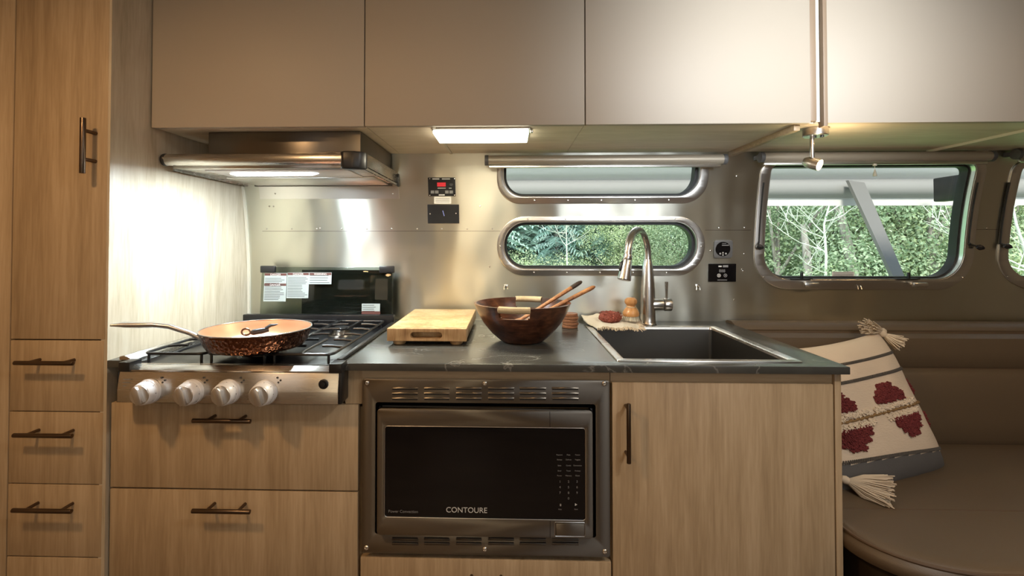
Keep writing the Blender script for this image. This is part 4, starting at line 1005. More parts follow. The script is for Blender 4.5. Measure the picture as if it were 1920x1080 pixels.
# wooden servers leaning in the bowl
def server(label, tip, foot, m_end, fork):
    tip, foot = Vector(tip), Vector(foot); d = (foot - tip)
    bm = NB(); pts = [tip + d * u for u in (0, .02, .06, .3, .6, .78, .86, .93, 1.0)]
    tube(bm, pts, [.004, .0075, .0085, .0078, .0062, .0075, .015, .018, .010], 16, flat=.75)
    o = thing('salad_server', label, 'utensil', foot); b2 = obj('spoon', bm, M['utensil'], o)
    if m_end:
        bm = NB(); tube(bm, [tip - d * .002, tip + d * .02, tip + d * .06, tip + d * .14], [.0045, .0079, .0089, .0086], 16, flat=.75); obj('dark_tip', bm, m_end, o)
server('wooden salad server with a blackened handle end, leaning in the bowl', at(1090, 528, 1.50), Vector((bc.x - .055, by - .005, ZC + .030)), M['dark_wood'], False)
server('plain brown wooden salad server leaning lower in the bowl', at(1115, 537, 1.46), Vector((bc.x - .050, by - .045, ZC + .032)), None, True)

# coaster stack behind the bowl
cq = at(1069, 600, 1.62)
for i in range(5):
    bm = NB(); r_ = .0262 + (.0006 if i % 2 else 0); z_ = ZC + i * .0098 + .0005
    lathe(bm, [(0, 0), (r_ - .0015, 0), (r_, .0015), (r_, .0078), (r_ - .0015, .0092), (0, .0092)], (cq.x + (.0012 if i % 2 else -.001), 1.62, z_), seg=36)
    tag(obj('coaster', bm, M['coaster']), ['bottom coaster of the dark wooden stack behind the salad bowl', 'second coaster from the bottom of the wooden stack behind the salad bowl', 'middle coaster of the dark wooden stack behind the salad bowl', 'second coaster from the top of the wooden stack behind the salad bowl', 'topmost coaster of the dark wooden stack behind the salad bowl'][i], 'coaster', 'stacked wooden coasters')

# towel, scrubber, brush
tw = at(1150, 603, 1.64)
t = thing('dish_towel', 'cream towel with fringed edge draped beside the faucet and over the sink rim', 'towel', (tw.x, 1.66, ZC))
bm = NB(); nu, nv = 46, 26
c00, c10, c11, c01 = Vector((X(1122, 1.555, 618), 1.560)), Vector((X(1199, 1.535, 620), 1.552)), Vector((X(1196, 1.745, 592), 1.752)), Vector((X(1088, 1.745, 595), 1.748))
def tw_pt(u, v):
    p_ = (c00 * (1 - u) + c10 * u) * (1 - v) + (c01 * (1 - u) + c11 * u) * v
    h_ = .009 + .006 * noise.noise(Vector((u * 5, v * 4, 1.3))) + .003 * noise.noise(Vector((u * 13, v * 11, 4))) + .004 * math.sin(u * 3.14) + .012 * v * v
    return Vector((p_.x + .004 * math.sin(v * 8), p_.y + .004 * math.sin(u * 9), ZC + max(h_, .0045)))
g0 = [[bm.verts.new(tw_pt(u / nu, v / nv)) for u in range(nu + 1)] for v in range(nv + 1)]
g1 = [[bm.verts.new(tw_pt(u / nu, v / nv) * 1 + Vector((0, 0, -.0035))) for u in range(nu + 1)] for v in range(nv + 1)]
for v in range(nv):
    for u in range(nu):
        bm.faces.new((g0[v][u], g0[v][u + 1], g0[v + 1][u + 1], g0[v + 1][u])); bm.faces.new((g1[v][u], g1[v + 1][u], g1[v + 1][u + 1], g1[v][u + 1]))
for u in range(nu): bm.faces.new((g0[0][u], g1[0][u], g1[0][u + 1], g0[0][u + 1])); bm.faces.new((g0[nv][u], g0[nv][u + 1], g1[nv][u + 1], g1[nv][u]))
for v in range(nv): bm.faces.new((g0[v][0], g0[v + 1][0], g1[v + 1][0], g1[v][0])); bm.faces.new((g0[v][nu], g1[v][nu], g1[v + 1][nu], g0[v + 1][nu]))
obj('cloth', bm, M['towel'], t, angle=60)
bm = NB(); rnd = random.Random(3)
for i in range(110):
    if i < 80: u = i / 79; p_ = tw_pt(u, 0); d = Vector((rnd.uniform(-.4, .4), -1, 0))
    else: v = (i - 80) / 40; p_ = tw_pt(1, v); d = Vector((1, rnd.uniform(-.8, .2), 0))
    p_.z -= .001; l_ = rnd.uniform(.012, .024); w_ = Vector((rnd.uniform(-.003, .003), rnd.uniform(-.003, .003), 0))
    tube(bm, [p_, p_ + d * l_ * .35 + Vector((0, 0, .003)), p_ + d * l_ * .7 + w_ + Vector((0, 0, .001)), p_ + d * l_ + w_ + Vector((0, 0, -.003))], [.0013, .0013, .0012, .0010], 5)
obj('fringe', bm, M['fringe'], t)
sc = at(1144, 598, 1.655); sc.z = tw_pt(.45, .55).z
bm = NB(); lathe(bm, [(0.004, .016), (.012, .027), (.022, .034), (.033, .029), (.0380, .018), (.035, .008), (.025, .001), (.010, .001), (0.004, .016)], sc, seg=60)
for v in bm.verts:
    n_ = noise.noise(v.co * 160) * .0022; r_ = Vector((v.co.x - sc.x, v.co.y - sc.y, 0)); v.co += r_.normalized() * n_ + Vector((0, 0, noise.noise(v.co * 140 + Vector((5, 5, 5))) * .0012))
rnd = random.Random(5)
for i in range(140):
    a = rnd.uniform(0, 6.28); b_ = rnd.uniform(-1, 1); r_ = .022 + .0165 * math.cos(b_ * 1.5); z_ = .0175 + .0160 * math.sin(b_ * 1.5)
    a2 = a + rnd.uniform(-.35, .35); tube(bm, [sc + Vector((r_ * math.cos(a), r_ * math.sin(a), z_)), sc + Vector(((r_ + .003) * math.cos((a + a2) / 2), (r_ + .003) * math.sin((a + a2) / 2), z_ + .002)), sc + Vector((r_ * math.cos(a2), r_ * math.sin(a2), z_ + rnd.uniform(-.002, .002)))], .0008, 4)
tag(obj('pot_scrubber', bm, M['scrub']), 'curly dark red metal scrubber lying on the cream towel', 'scrubber')
bq = at(1183, 600, 1.665); bq.z = tw_pt(.80, .55).z + .001
t = thing('dish_brush', 'round wooden dish brush with pale bristles standing on the cream towel', 'brush', bq)
bm = NB(); lathe(bm, [(0, .016), (.026, .016), (.028, .020), (.0275, .028), (.022, .038), (.016, .045), (.0135, .050), (.014, .053), (.019, .057), (.0215, .064), (.020, .072), (.013, .078), (0, .080)], bq, seg=40); obj('brush_body', bm, M['brushwood'], t)
bm = NB(); tube(bm, [bq + Vector((.0155 * math.cos(a), .0155 * math.sin(a), .049 + .003 * math.sin(a))) for a in [2 * math.pi * k / 20 for k in range(20)]], .0018, 6, closed=True); tube(bm, [bq + Vector((.012, -.010, .050)), bq + Vector((.022, -.012, .036)), bq + Vector((.026, -.008, .022))], .0012, 6); obj('cord', bm, M['rope'], t)
bm = NB(); rnd = random.Random(9)
for i in range(90):
    a = i * 2.4; r_ = .0245 * math.sqrt((i + .5) / 90); p_ = bq + Vector((r_ * math.cos(a), r_ * math.sin(a), .017)); tube(bm, [p_, p_ + Vector((r_ * .16 * math.cos(a), r_ * .16 * math.sin(a), -.0165))], .0011, 4)
obj('bristles', bm, M['bristle'], t)

# frying pan on the front burner
fy = 1.220; fr = at(482, 614.5, fy); zr = Z(614.5, fy, 482); pr_ = (X(581, fy, 612) - X(385, fy, 612)) / 2 / 1.02
pz = ZG + .0066; ph_ = zr - pz; fc = Vector((fr.x, fy, pz)); fc.x = (X(581, fy, 612) + X(385, fy, 612)) / 2
t = thing('frying_pan', 'hammered copper frying pan with long steel handle on the cooktop grate', 'frying pan', fc)
bm = NB(); lathe(bm, [(0, 0), (pr_ * .80, 0), (pr_ * .85, .003), (pr_ * .905, ph_ * .30), (pr_ * .955, ph_ * .70), (pr_ * .985, ph_), (pr_ * .972, ph_ + .0005)], fc, seg=96); pan = obj('pan_body', bm, M['copper'], t)
bm = NB(); lathe(bm, [(pr_ * .975, ph_ - .0004), (pr_ * .965, ph_ - .002), (pr_ * .93, ph_ * .72), (pr_ * .84, ph_ * .30), (pr_ * .76, .006), (pr_ * .70, .0035), (0, .0035)], fc, seg=96); obj('cooking_surface', bm, M['copper_in'], pan)
bm = NB(); tube(bm, [fc + Vector((pr_ * .98 * math.cos(a), pr_ * .98 * math.sin(a), ph_)) for a in [2 * math.pi * k / 96 for k in range(96)]], .0017, 8, closed=True); obj('rim', bm, M['nickel'], pan)
h0 = at(392, 640, 1.175); h1 = at(356, 624, 1.165); h2 = at(318, 612, 1.155); h3 = at(262, 609, 1.14); h4 = at(206, 610, 1.105)
hp = []; ctrl = [at(396, 641, 1.178), h0, at(375, 633, 1.17), h1, h2, at(290, 609, 1.148), h3, at(232, 609, 1.122), h4]
bm = NB(); tube(bm, ctrl, [.014, .0125, .0105, .0100, .0105, .0115, .0125, .0115, .004], 20, flat=.62); obj('pan_handle', bm, M['nickel'], t)
bm = NB(); q = at(396, 640, 1.165)
for d in (Vector((0, 0, .006)), Vector((0, 0, -.006))): lathe(bm, [(0, 0), (.004, 0), (.003, .002), (0, .0026)], q + d + Vector((0, -.004, 0)), (-.3, -1, 0), 12)
obj('rivet', bm, M['rivet'], t)
# black-handled gadget lying in the pan
t = thing('bottle_opener', 'short black-handled kitchen gadget lying across the frying pan', 'utensil', at(488, 624, 1.2))
g0_, g1_ = at(470, 624, 1.19), at(514, 616, 1.225)
for q in (g0_, g1_): q.z = max(q.z, pz + .008)
d = g1_ - g0_
bm = NB(); tube(bm, [g0_, g0_ + d * .1, g0_ + d * .45, g0_ + d * .75], [.004, .0075, .0075, .006], 14); obj('handle', bm, M['black'], t)
bm = NB(); tube(bm, [g0_ + d * .62 + Vector((0, 0, .004)), g0_ + d * .85 + Vector((0, 0, .010)), g0_ + d * 1.02 + Vector((0, 0, .009)), g0_ + d * 1.2 + Vector((0, -.004, .010))], [.0065, .007, .005, .002], 12, flat=.6); obj('head', bm, M['black'], t)
bm = NB(); tube(bm, [g0_ + Vector((-.012 + .011 * math.cos(a), 0, .002 + .008 * math.sin(a))) for a in [2 * math.pi * k / 16 for k in range(16)]], .0025, 8, closed=True); obj('ring', bm, M['bronze'], t)
# ================================================================== BENCH SEAT
t = thing('bench_seat', 'brown leather dinette bench with a rolled backrest right of the counter', 'seat', (1.6, 1.4, 0))
XS0 = xe + .004; XS1 = XRR - .02
yfs = at(1900, 1076, 1.0); ZS = Z(838, 1.610, 1850)
YSF = at(1920, 1075, 1.0); k_ = (ZS - CAMZ) / (YSF.z - CAMZ); YSF = YSF.y * k_
rS = .20
def seat_outline(o=0.0):
    P_ = [(XS1, YSF + o)] + [(XS1 - (XS1 - XS0 - rS) * i / 8, YSF + o) for i in range(1, 8)]
    for k in range(13):
        a = R(270 - 90 * k / 12); P_.append((XS0 + o + rS + (rS) * math.cos(a) - 0, YSF + o + .155 + .155 * math.sin(a)))
    P_ += [(XS0 + o, 1.64), (XS1, 1.64)]
    return P_
def seat_mesh(bm, z_lo, z_hi, o, crown=0.02):
    base = seat_outline(o); n_ = len(base); rings = []
    cx_, cy_ = 2.0, 1.36
    for (ins, z_) in ((.010, z_lo), (0.0, z_lo + .008), (-.003, (z_lo + z_hi) / 2), (0.0, z_hi - .022), (.006, z_hi - .010), (.016, z_hi - .003), (.035, z_hi)):
        rings.append([bm.verts.new((x_ + ins * (1 if x_ < 2.0 else 0), y_ + ins * (1 if y_ < 1.4 else 0), z_)) for x_, y_ in base])
    for a, b_ in zip(rings[:-1], rings[1:]):
        for i in range(n_): bm.faces.new((a[i], b_[i], b_[(i + 1) % n_], a[(i + 1) % n_]))
    bm.faces.new(rings[-1]); bm.faces.new(rings[0][::-1])
bm = NB(); seat_mesh(bm, ZS - .055, ZS, 0.0); sc_ = obj('seat_cushion', bm, M['leather'], t, angle=50)
bm = NB(); ol = seat_outline(.001); tube(bm, [(x_ + (.006 if x_ < 2 else 0), y_ + (.004 if y_ < 1.4 else 0), ZS - .010) for x_, y_ in ol[:-1]], .0042, 8); obj('piping', bm, M['leather_seam'], sc_)
zz_ = Z(955, 1.2, 1700); k_ = (ZS - CAMZ) / (zz_ - CAMZ); ysm = 1.2 * k_
bm = NB(); box(bm, XS0 + .02, XS1, ysm - .0018, ysm + .0018, ZS - .001, ZS + .0012, .0006); obj('seam', bm, M['leather_seam'], sc_)
bm = NB(); box(bm, XS0 + .05, XS1, YSF + .05, 1.74, 0, ZS - .057, .04, seg=4); obj('plinth', bm, mat('shaded_leather_base', (.035, .023, .014), .55), t)  # shade under the cushion overhang is put into the plinth's dark colour
# backrest: profile in (y,z) swept along x, with grooves where the seams run
zb = lambda py, Y: Z(py, Y, 1850)
z_a, z_b, z_c, z_d = zb(605, 1.715), zb(625, 1.685), zb(693, 1.655), ZS - .02
prof = [(1.758, z_d), (1.758, z_a - .004), (1.745, z_a), (1.715, z_a + .002), (1.692, z_a - .006), (1.682, z_b + .010), (1.684, z_b + .001), (1.678, z_b - .002), (1.662, z_b - .014), (1.654, (z_b + z_c) / 2), (1.655, z_c + .012), (1.662, z_c + .001), (1.655, z_c - .003), (1.642, z_c - .018), (1.630, z_c - .10), (1.622, ZS + .08), (1.618, ZS + .02), (1.63, ZS - .005), (1.64, z_d)]
bx = [XS0 - .0, XR + .006]
bm = NB(); prism(bm, prof, 'x', XS0, XS1); bk = obj('backrest', bm, M['leather'], t, angle=40)
bm = NB(); prism(bm, [p_ for p_ in prof[1:8]] + [(1.70, z_b - .03), (1.758, z_b - .03)], 'x', XR - .28, XS0 - .001) if False else None
bm = NB(); tube(bm, [(XS0, 1.684, z_b + .001), (XS1, 1.684, z_b + .001)], .0028, 8); obj('piping', bm, M['leather_seam'], bk)
bm = NB(); tube(bm, [(XS0, 1.661, z_c), (XS1, 1.661, z_c)], .0022, 8); obj('piping', bm, M['leather_seam'], bk)

# ================================================================== PILLOW
M['pil'] = mat('cream_weave', (.62, .50, .375), .9); bump(M['pil'], 90, .5, .002, vec=(1, 1, 3))
M['pilgrey'] = mat('grey_wool', (.10, .094, .09), .95); bump(M['pilgrey'], 260, .5, .001)
M['tuft'] = mat('burgundy_tufts', (.15, .022, .022), .95)
M['tuftc'] = mat('cream_tufts', (.66, .55, .42), .95)
M['stitch'] = mat('dark_stitch', (.07, .06, .05), .9); M['stitchb'] = mat('ochre_cord', (.22, .13, .05), .9)
BR_ = at(1772, 884, 1.50); BL_ = at(1552, 962, 1.325); TR_ = at(1645, 622, 1.615); TL_ = at(1478, 655, 1.495)
ctr = (BR_ + BL_ + TR_ + TL_) / 4
t = thing('throw_pillow', 'cream woven throw pillow with burgundy tufts and tassels on the leather bench', 'pillow', (ctr.x, ctr.y, ZS))
nrm = (BR_ - BL_).cross(TL_ - BL_).normalized()
if nrm.y > 0: nrm = -nrm
def pil(u, v, s, off=0.0):
    a, b_ = 2 * u - 1, 2 * v - 1
    pin = .055 * (1 - b_ * b_); pin2 = .045 * (1 - a * a)
    uu = .5 + (a * (1 - pin)) / 2; vv = .5 + (b_ * (1 - pin2)) / 2
    p_ = (BL_ * (1 - uu) + BR_ * uu) * (1 - vv) + (TL_ * (1 - uu) + TR_ * uu) * vv
    th = .072 * (max(0, 1 - a ** 4) * max(0, 1 - b_ ** 4)) ** .55 * (1.10 - .25 * v)
    w_ = .004 * noise.noise(Vector((u * 3, v * 3, 2 + s))) + .002 * noise.noise(Vector((u * 9, v * 9, 2 + s)))
    return p_ + nrm * s * (th + w_ * min(1, th * 40) + off)
G = 84
bm = NB(); fr_ = [[bm.verts.new(pil(i / G, j / G, 1)) for i in range(G + 1)] for j in range(G + 1)]
bkk = [[fr_[j][i] if i in (0, G) or j in (0, G) else bm.verts.new(pil(i / G, j / G, -1)) for i in range(G + 1)] for j in range(G + 1)]
gb = lambda u: .255 - .105 * u
for j in range(G):
    for i in range(G):
        f = bm.faces.new((fr_[j][i], fr_[j][i + 1], fr_[j + 1][i + 1], fr_[j + 1][i])); f.material_index = 1 if (j + .5) / G < gb((i + .5) / G) else 0
        f = bm.faces.new((bkk[j][i], bkk[j + 1][i], bkk[j + 1][i + 1], bkk[j][i + 1])); f.material_index = 1 if (j + .5) / G < gb((i + .5) / G) else 0
obj('pillow_cover', bm, [M['pil'], M['pilgrey']], t, angle=80)
rnd = random.Random(11)
def stitch(vf, m_, r_=.0022, n_=70, name='stitch_line', zig=.004):
    bm = NB()
    for i in range(n_):
        u = .015 + .97 * i / (n_ - 1); v = vf(u) if callable(vf) else vf; a = pil(u, v - zig / .45, 1, .001); b_ = pil(min(u + .010, .995), v + zig / .45, 1, .001); m2 = (a + b_) / 2 + nrm * .0012
        tube(bm, [a, m2, b_], r_, 5)
    obj(name, bm, m_, t)
stitch(lambda u: gb(u) + .012, M['stitch'], .0022, 80); stitch(.845, M['stitch'], .0015, 80); stitch(.725, M['stitch'], .0024, 70)
bm = NB(); tube(bm, [pil(.01 + .98 * i / 60, .485 + .003 * math.sin(i * 1.9), 1, .002) for i in range(61)], [.0035 + .0012 * math.sin(i * 2.4) for i in range(61)], 7); obj('cord_line', bm, M['stitchb'], t)
def tuft(cu_, cv_, shape, m_, n_=420, name='tuft_patch', h_=.008):
    bm = NB(); c_ = 0
    while c_ < n_:
        a, b_ = rnd.uniform(-1, 1), rnd.uniform(-1, 1)
        if not shape(a, b_): continue
        c_ += 1; u, v = cu_[0] + a * cu_[1], cv_[0] + b_ * cv_[1]
        if not (0.005 < u < .995): continue
        p_ = pil(u, v, 1); d = nrm * rnd.uniform(.6, 1) * h_ + (BR_ - BL_) * rnd.uniform(-.012, .012) + (TL_ - BL_) * rnd.uniform(-.02, .006)
        tube(bm, [p_, p_ + d * .6, p_ + d], [.0024, .0026, .0014], 5)
    obj(name, bm, m_, t)
heart_up = lambda a, b_: abs(a) < (1.0 if b_ < -.2 else .80 if b_ < .35 else .55) - (.1 if a > 0 and b_ > .3 else 0)
heart_dn = lambda a, b_: abs(a) < (1.0 if b_ > .2 else .75 if b_ > -.4 else .40)
tuft((.60, .14), (.610, .060), heart_up, M['tuft'], 700); tuft((.68, .125), (.375, .065), heart_dn, M['tuft'], 700)
tuft((.13, .13), (.610, .055), heart_up, M['tuft'], 600); tuft((.18, .145), (.375, .065), heart_dn, M['tuft'], 700)
tuft((.975, .03), (.60, .05), heart_up, M['tuft'], 120); tuft((.978, .025), (.37, .05), heart_dn, M['tuft'], 120)
for cu_ in (.62, .18): 
    tuft((cu_, .20), (.520, .014), lambda a, b_: True, M['tuftc'], 240, 'cream_fringe', .007); tuft((cu_ + .04, .16), (.452, .014), lambda a, b_: True, M['tuftc'], 200, 'cream_fringe', .007)
def tassel(p_, d, l_, spread, n_=70, rot=None):
    d = d.normalized(); a, b_ = frame_of(d); bm = NB(); c_ = Vector(p_)
    lathe(bm, [(0, -.012), (.008, -.008), (.011, 0), (.009, .008), (.007, .012), (.010, .018), (0, .020)], c_, d, 14)
    for i in range(n_):
        th = i * 2.4; q = math.sqrt((i + .5) / n_); o = (a * math.cos(th) + b_ * math.sin(th)) * q
        p0 = c_ + d * .010 + o * .008; ll = l_ * rnd.uniform(.75, 1.05)
        p1 = p0 + d * ll * .4 + o * spread * .5 ; p2 = p0 + d * ll + o * spread + a * rnd.uniform(-.006, .006) + b_ * rnd.uniform(-.006, .006)
        for p3 in (p1, p2): p3.z = max(p3.z, ZS + .003) if p3.z < ZS + .1 else p3.z
        tube(bm, [p0, p1, p2], [.0022, .0020, .0016], 5)
    obj('tassel', bm, M['fringe'], t)
tassel(at(1655, 621, 1.61), Vector((-.9, -.15, .25)), .060, .020, 60)
tassel(at(1655, 626, 1.60), Vector((.6, -.35, -.45)), .050, .016, 50)
q = at(1585, 938, 1.315); q.z = ZS + .03; tassel(q, Vector((.70, -.35, -.22)), .085, .046, 240)

# ================================================================== OUTSIDE
M['grass'] = mat('meadow', (.10, .20, .05), .9); noise_col(M['grass'], 1.2, [(.06, .12, .03), (.14, .24, .07), (.22, .32, .12)])
bm = NB(); box(bm, -60, 60, 2.2, 70, -.75, -.62); tag(obj('ground', bm, M['grass'], base=(0, 10, -.62)), kind='structure')
M['hill'] = mat('forest_hillside', (.05, .12, .05), .95); noise_col(M['hill'], 5, [(.02, .05, .03), (.06, .15, .07), (.15, .30, .16)], (1, 1, .4), 9, .7)
bm = NB(); hg = [[bm.verts.new((x_ * 1.0, 27 + y_ * 1.6 + noise.noise(Vector((x_ * .3, y_ * .3, 0))) * 1.2, -.7 + y_ * 1.1 + noise.noise(Vector((x_ * .5, y_ * .5, 3))) * 1.0)) for x_ in range(-40, 60)] for y_ in range(0, 16)]
for j in range(15):
    for i in range(99): bm.faces.new((hg[j][i], hg[j][i + 1], hg[j + 1][i + 1], hg[j + 1][i]))
tag(obj('hillside', bm, M['hill'], base=(0, 30, 0)), kind='structure')
def leafmat(name, cols, tr=.35):
    m = mat(name, cols[0], .6); noise_col(m, 3.5, cols, (1, 1, 1), 3, .6); P(m).inputs['Subsurface Weight'].default_value = 0
    t_ = m.node_tree; tl = N(m, 'ShaderNodeBsdfTranslucent'); mx = N(m, 'ShaderNodeMixShader'); mx.inputs[0].default_value = tr
    c_ = P(m).inputs['Base Color'].links[0].from_socket; L(m, c_, tl.inputs[0]); L(m, P(m).outputs[0], mx.inputs[1]); L(m, tl.outputs[0], mx.inputs[2]); L(m, mx.outputs[0], t_.nodes['Material Output'].inputs[0]); return m
M['con'] = leafmat('conifer_needles', [(.18, .30, .23), (.34, .49, .41), (.54, .66, .60)])
M['con2'] = leafmat('pale_conifer_needles', [(.24, .38, .34), (.38, .54, .48), (.56, .68, .66)])
M['leaf'] = leafmat('fresh_leaves', [(.20, .28, .12), (.40, .49, .26), (.64, .70, .48)])
M['leaf2'] = leafmat('dark_leaves', [(.09, .15, .07), (.25, .33, .19), (.45, .53, .36)])
M['bark'] = mat('grey_bark', (.26, .23, .20), .9); noise_col(M['bark'], 14, [(.13, .11, .095), (.26, .23, .20), (.42, .39, .36)], (1, 1, .3))
M['birch'] = mat('pale_bark', (.66, .66, .58), .8); noise_col(M['birch'], 10, [(.28, .30, .24), (.42, .45, .37), (.56, .58, .50)], (1, 1, .5))
def conifer(seed, h, r, m_, n_t=26):
    rn = random.Random(seed); root = thing('conifer_tree', None, None, (0, 0, 0))
    bm = NB(); tube(bm, [(0, 0, 0), (0, 0, h * .5), (0, 0, h)], [.10, .06, .01], 8); obj('trunk', bm, M['bark'], root)
    bm = NB()
    for k in range(n_t):
        f_ = k / n_t; z = h * (.10 + .88 * f_); rr_ = r * (1 - f_) ** .85 + .08; nb = max(5, int(15 * (1 - f_)) + 5)
        for b_ in range(nb):
            a = rn.uniform(0, 6.283); ln = rr_ * rn.uniform(.7, 1.1); d = Vector((math.cos(a), math.sin(a), 0)); sd = Vector((-d.y, d.x, 0))
            p0 = Vector((0, 0, z + rn.uniform(-.1, .1))); n_s = max(4, int(ln / .09))
            for s_ in range(n_s):
                u = (s_ + 1) / n_s; c_ = p0 + d * ln * u + Vector((0, 0, -.28 * ln * u * u + .05 * ln * u))
                w_ = .30 * ln * (1 - .65 * u) + .04
                for sg in (-1, 1):
                    tip = c_ + sd * sg * w_ * rn.uniform(.7, 1.1) + d * w_ * .6 + Vector((0, 0, -rn.uniform(.02, .10)))
                    q = Vector((0, 0, rn.uniform(.012, .03)))
                    v_ = [bm.verts.new(x_) for x_ in (c_ - d * .035, c_ + d * .035 + q, tip, tip - d * .03 - q)]; bm.faces.new(v_)
    obj('foliage', bm, m_, root, smooth=False); return root
def leafy(seed, h, r, m_, n_l=20000, sz=.022, trunk=True, flat=.8):
    rn = random.Random(seed); root = thing('leafy_tree', None, None, (0, 0, 0)); bm = NB()
    blobs = [(Vector((rn.gauss(0, r * .45), rn.gauss(0, r * .35), h * rn.uniform(.12, .92))), r * rn.uniform(.25, .5)) for _ in range(26)]
    for i in range(n_l):
        c_, br = rn.choice(blobs); d = Vector((rn.gauss(0, 1), rn.gauss(0, 1), rn.gauss(0, 1))).normalized(); p_ = c_ + d * br * rn.uniform(.55, 1.0)
        n_ = (d + Vector((rn.uniform(-.6, .6), rn.uniform(-.6, .6), rn.uniform(-.2, .9)))).normalized(); a, b_ = frame_of(n_); s_ = sz * rn.uniform(.6, 1.2); th = rn.uniform(0, 6.28)
        u, v = (a * math.cos(th) + b_ * math.sin(th)) * s_, (b_ * math.cos(th) - a * math.sin(th)) * s_ * .55
        bm.faces.new([bm.verts.new(x_) for x_ in (p_ - u, p_ + v + n_ * s_ * .15, p_ + u, p_ - v + n_ * s_ * .15)])
    obj('foliage', bm, m_, root, smooth=False)
    bm = NB(); tube(bm, [(0, 0, 0), (.03, 0, h * .3), (0, .03, h * .8)], [.06, .045, .012], 8)
    for i in range(9):
        c_, br = blobs[i]; tube(bm, [(0, 0, c_.z * .5), tuple(c_ * .6 + Vector((0, 0, c_.z * .25))), tuple(c_)], [.022, .015, .005], 6)
    obj('trunk', bm, M['bark'], root); return root
protoC = [conifer(21, 7.5, 1.25, M['con']), conifer(22, 9.0, 1.5, M['con']), conifer(23, 6.0, 1.0, M['con2'])]
protoL = [leafy(31, 3.6, 1.3, M['leaf']), leafy(32, 3.0, 1.4, M['leaf2']), leafy(33, 2.0, 1.1, M['leaf'], 9000, .026)]
usedp = set(); rnd = random.Random(44)
def place(pr, x, y, s, label, cat, group):
    if id(pr) in usedp: o = copy_tree(pr)
    else: o = pr; usedp.add(id(pr))
    o.location = (x, y, -.64); o.rotation_euler = (0, 0, rnd.uniform(0, 6.28)); o.scale = (s, s, s * rnd.uniform(.92, 1.1))
    tag(o, label, cat, group); return o
CL = ['dark green conifer in the forest beyond the windows', 'tall dark green conifer in the forest beyond the windows', 'pale blue-green conifer in the forest beyond the windows']
LL = ['yellow-green leafy tree in the forest beyond the windows', 'mid-green leafy tree in the forest beyond the windows', 'low yellow-green shrub in front of the forest beyond the windows']
GR = ['dark conifers outside', 'tall conifers outside', 'pale conifers outside', 'yellow-green trees outside', 'mid-green trees outside', 'low shrubs outside']
# left half of the view (behind the oval windows): mostly conifers
for i in range(44):
    y = 13 + (i % 4) * 2.6 + rnd.uniform(-.8, .8); x = (-.28 + .80 * (i + rnd.uniform(0, .9)) / 44) * y
    k = rnd.choice((0, 2, 2, 2)); place(protoC[k], x, y, rnd.uniform(.85, 1.15), CL[k], 'tree', GR[k])
for i in range(6):
    y = 9.5 + rnd.uniform(0, 3); x = (.21 + .27 * (i + rnd.uniform(0, .8)) / 6) * y; k = rnd.choice((0, 1)); place(protoL[k], x, y, rnd.uniform(.8, 1.05), LL[k], 'tree', GR[3 + k])
for i in range(14):
    y = 10 + rnd.uniform(0, 3.5); x = (-.04 + .45 * (i + rnd.uniform(0, .9)) / 14) * y; place(protoL[2], x, y, rnd.uniform(.62, .8), LL[2], 'shrub', GR[5])
# right half (behind the large windows): leafy trees
for i in range(26):
    y = 7.5 + (i % 3) * 2.2 + rnd.uniform(-.5, .5); x = (.46 + .68 * (i + rnd.uniform(0, .9)) / 26) * y; k = rnd.choice((0, 1, 1)); place(protoL[k], x, y, rnd.uniform(.95, 1.4) * (1 + .05 * (y - 7)), LL[k], 'tree', GR[3 + k])
for i in range(16):
    y = 13 + rnd.uniform(0, 5); x = (.44 + .72 * (i + rnd.uniform(0, .9)) / 16) * y; k = rnd.choice((0, 1)); place(protoC[k], x, y, rnd.uniform(.9, 1.1), CL[k], 'tree', GR[k])
# bare pale tree before the large window
def bare(name, label, base, ctrl, r0, m_, depth, seed):
    rn = random.Random(seed); t = thing(name, label, 'tree', base); bm = NB(); tube(bm, ctrl, [r0 * (1 - .75 * i / (len(ctrl) - 1)) for i in range(len(ctrl))], 8); tk = obj('trunk', bm, m_, t)
    bm = NB()
    def grow(p, d, l_, r_, lv):
        pts = [p]; q = p; dd = d
        for i in range(6):
            dd = (dd + Vector((rn.uniform(-.22, .22), rn.uniform(-.15, .15), rn.uniform(-.12, .22)))).normalized(); q = q + dd * l_ / 6; pts.append(q)
        tube(bm, pts, [max(r_ * (1 - .8 * i / 6), .0025) for i in range(7)], 5)
        if lv > 0:
            for k in range(rn.randint(2, 4)):
                j = rn.randint(1, 5); side_ = Vector((rn.uniform(-1, 1), rn.uniform(-.5, .5), rn.uniform(-.1, .9))).normalized(); grow(pts[j], (dd * .7 + side_).normalized(), l_ * rn.uniform(.4, .62), r_ * .5, lv - 1)
    for k in range(depth):
        j = rn.uniform(.25, .97); i = int(j * (len(ctrl) - 1)); p = Vector(ctrl[i]).lerp(Vector(ctrl[min(i + 1, len(ctrl) - 1)]), j * (len(ctrl) - 1) - i)
        sx_ = (-1 if k % 3 else 1); grow(p, Vector((sx_ * rn.uniform(.7, 1), rn.uniform(-.3, .3), rn.uniform(.05, .75))).normalized(), r0 * rn.uniform(26, 40), r0 * .40, 2)
    obj('branches', bm, m_, t); return t
yb_ = 5.6
bp = [Vector(at(px, py, yb_)) for px, py in ((1532, 760), (1545, 600), (1549, 480), (1545, 420), (1556, 380), (1566, 300))]
bare('bare_tree', 'pale leafless tree with spreading white branches seen through the large window', (bp[0].x, yb_, -.62), bp, .021, M['birch'], 11, 5)
yb_ = 6.6
bp = [Vector(at(px, py, yb_)) for px, py in ((1622, 700), (1604, 540), (1590, 460), (1572, 390), (1545, 280))]
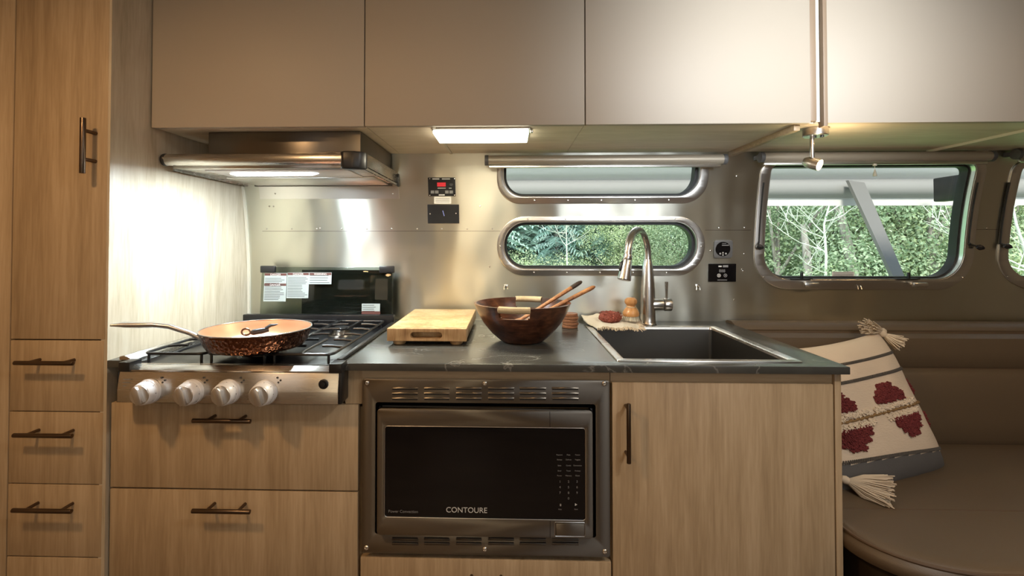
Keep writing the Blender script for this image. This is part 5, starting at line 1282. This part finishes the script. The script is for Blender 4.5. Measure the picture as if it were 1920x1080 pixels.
t = thing('dead_tree', 'leaning grey bare tree trunk seen through the large window', 'tree', (bp[0].x, yb_, -.62)); bm = NB(); tube(bm, bp, [.075, .065, .06, .055, .045], 10); obj('trunk', bm, M['bark'], t)
bp = [Vector(at(px, py, yb_)) for px, py in ((1522, 700), (1518, 560), (1512, 470), (1505, 420))]
t = thing('dead_tree', 'upright grey-blue snag left of the pale leafless tree, through the large window', 'tree', (bp[0].x, yb_, -.62)); bm = NB(); tube(bm, bp, [.065, .06, .05, .03], 10); obj('trunk', bm, M['bark'], t)
yb_ = 8.0
bp = [Vector(at(px, py, yb_)) for px, py in ((1064, 700), (1064, 520), (1062, 440), (1062, 300))]
bare('bare_tree', 'thin grey leafless tree seen through the lower oval window', (bp[0].x, yb_, -.62), bp, .018, M['birch'], 9, 9)
yb_ = 4.8
bp = [Vector(at(px, py, yb_)) for px, py in ((1990, 700), (1965, 600), (1925, 480), (1905, 420), (1898, 380))]
bare('bare_tree', 'pale thin bare tree seen through the window at the right edge', (bp[0].x, yb_, -.62), bp, .026, M['birch'], 6, 15)

# awning over the windows, with its roller, valance and arm
t = thing('awning', 'grey fabric awning half rolled out outside above the windows', 'awning', (1.2, 2.1, 1.9))
M['awn'] = mat('awning_fabric', (.62, .61, .58), .85); bump(M['awn'], 120, .3, .002); M['awnd'] = mat('awning_roller', (.22, .215, .20), .7); M['awnv'] = mat('awning_valance', (.48, .47, .44), .85)
ya_ = 2.42; za0, za1 = Z(372, ya_, 1600), Z(336, ya_, 1600); rc_ = (za1 - za0) / 2
bm = NB(); cyl(bm, (-1.3, ya_, (za0 + za1) / 2), (4.6, ya_, (za0 + za1) / 2), rc_, seg=32); obj('roller_tube', bm, M['awnd'], t)
bm = NB(); prism(bm, [(ya_, za1 - .004), (ya_, za1), (1.95, 2.03), (1.95, 2.02)], 'x', -1.3, 4.6); obj('canopy', bm, M['awn'], t)
zv = Z(386, ya_, 1600); bm = NB(); box(bm, -1.3, 4.6, ya_ - rc_ * .3, ya_ - rc_ * .3 + .004, zv, za0 + .012); obj('valance', bm, M['awnv'], t)
a0_, a1_ = at(1693, 535, 1.98), at(1606, 340, 2.33)
bm = NB(); dA = a1_ - a0_; dA2 = Vector((0, 1, 0)).cross(dA).normalized(); w_ = .030
for c4 in (1,):
    P8 = [a0_ + dA2 * s1 * w_ * .8 + Vector((0, s2, 0)) for s1, s2 in ((-1, 0), (1, 0), (1, .02), (-1, .02))] + [a1_ + dA2 * s1 * w_ * 1.25 + Vector((0, s2, 0)) for s1, s2 in ((-1, 0), (1, 0), (1, .02), (-1, .02))]
    V8 = [bm.verts.new(p_) for p_ in P8]
    for f_ in ((0, 1, 2, 3), (7, 6, 5, 4), (0, 4, 5, 1), (1, 5, 6, 2), (2, 6, 7, 3), (3, 7, 4, 0)): bm.faces.new([V8[i] for i in f_])
obj('awning_arm', bm, mat('awning_arm_metal', (.13, .125, .115), .5), t)
bm = NB(); q = at(1786, 350, 2.2); box(bm, q.x, q.x + .05, 2.15, 2.3, q.z - .06, q.z + .05, .006); obj('arm_joint', bm, M['gasket'], t)
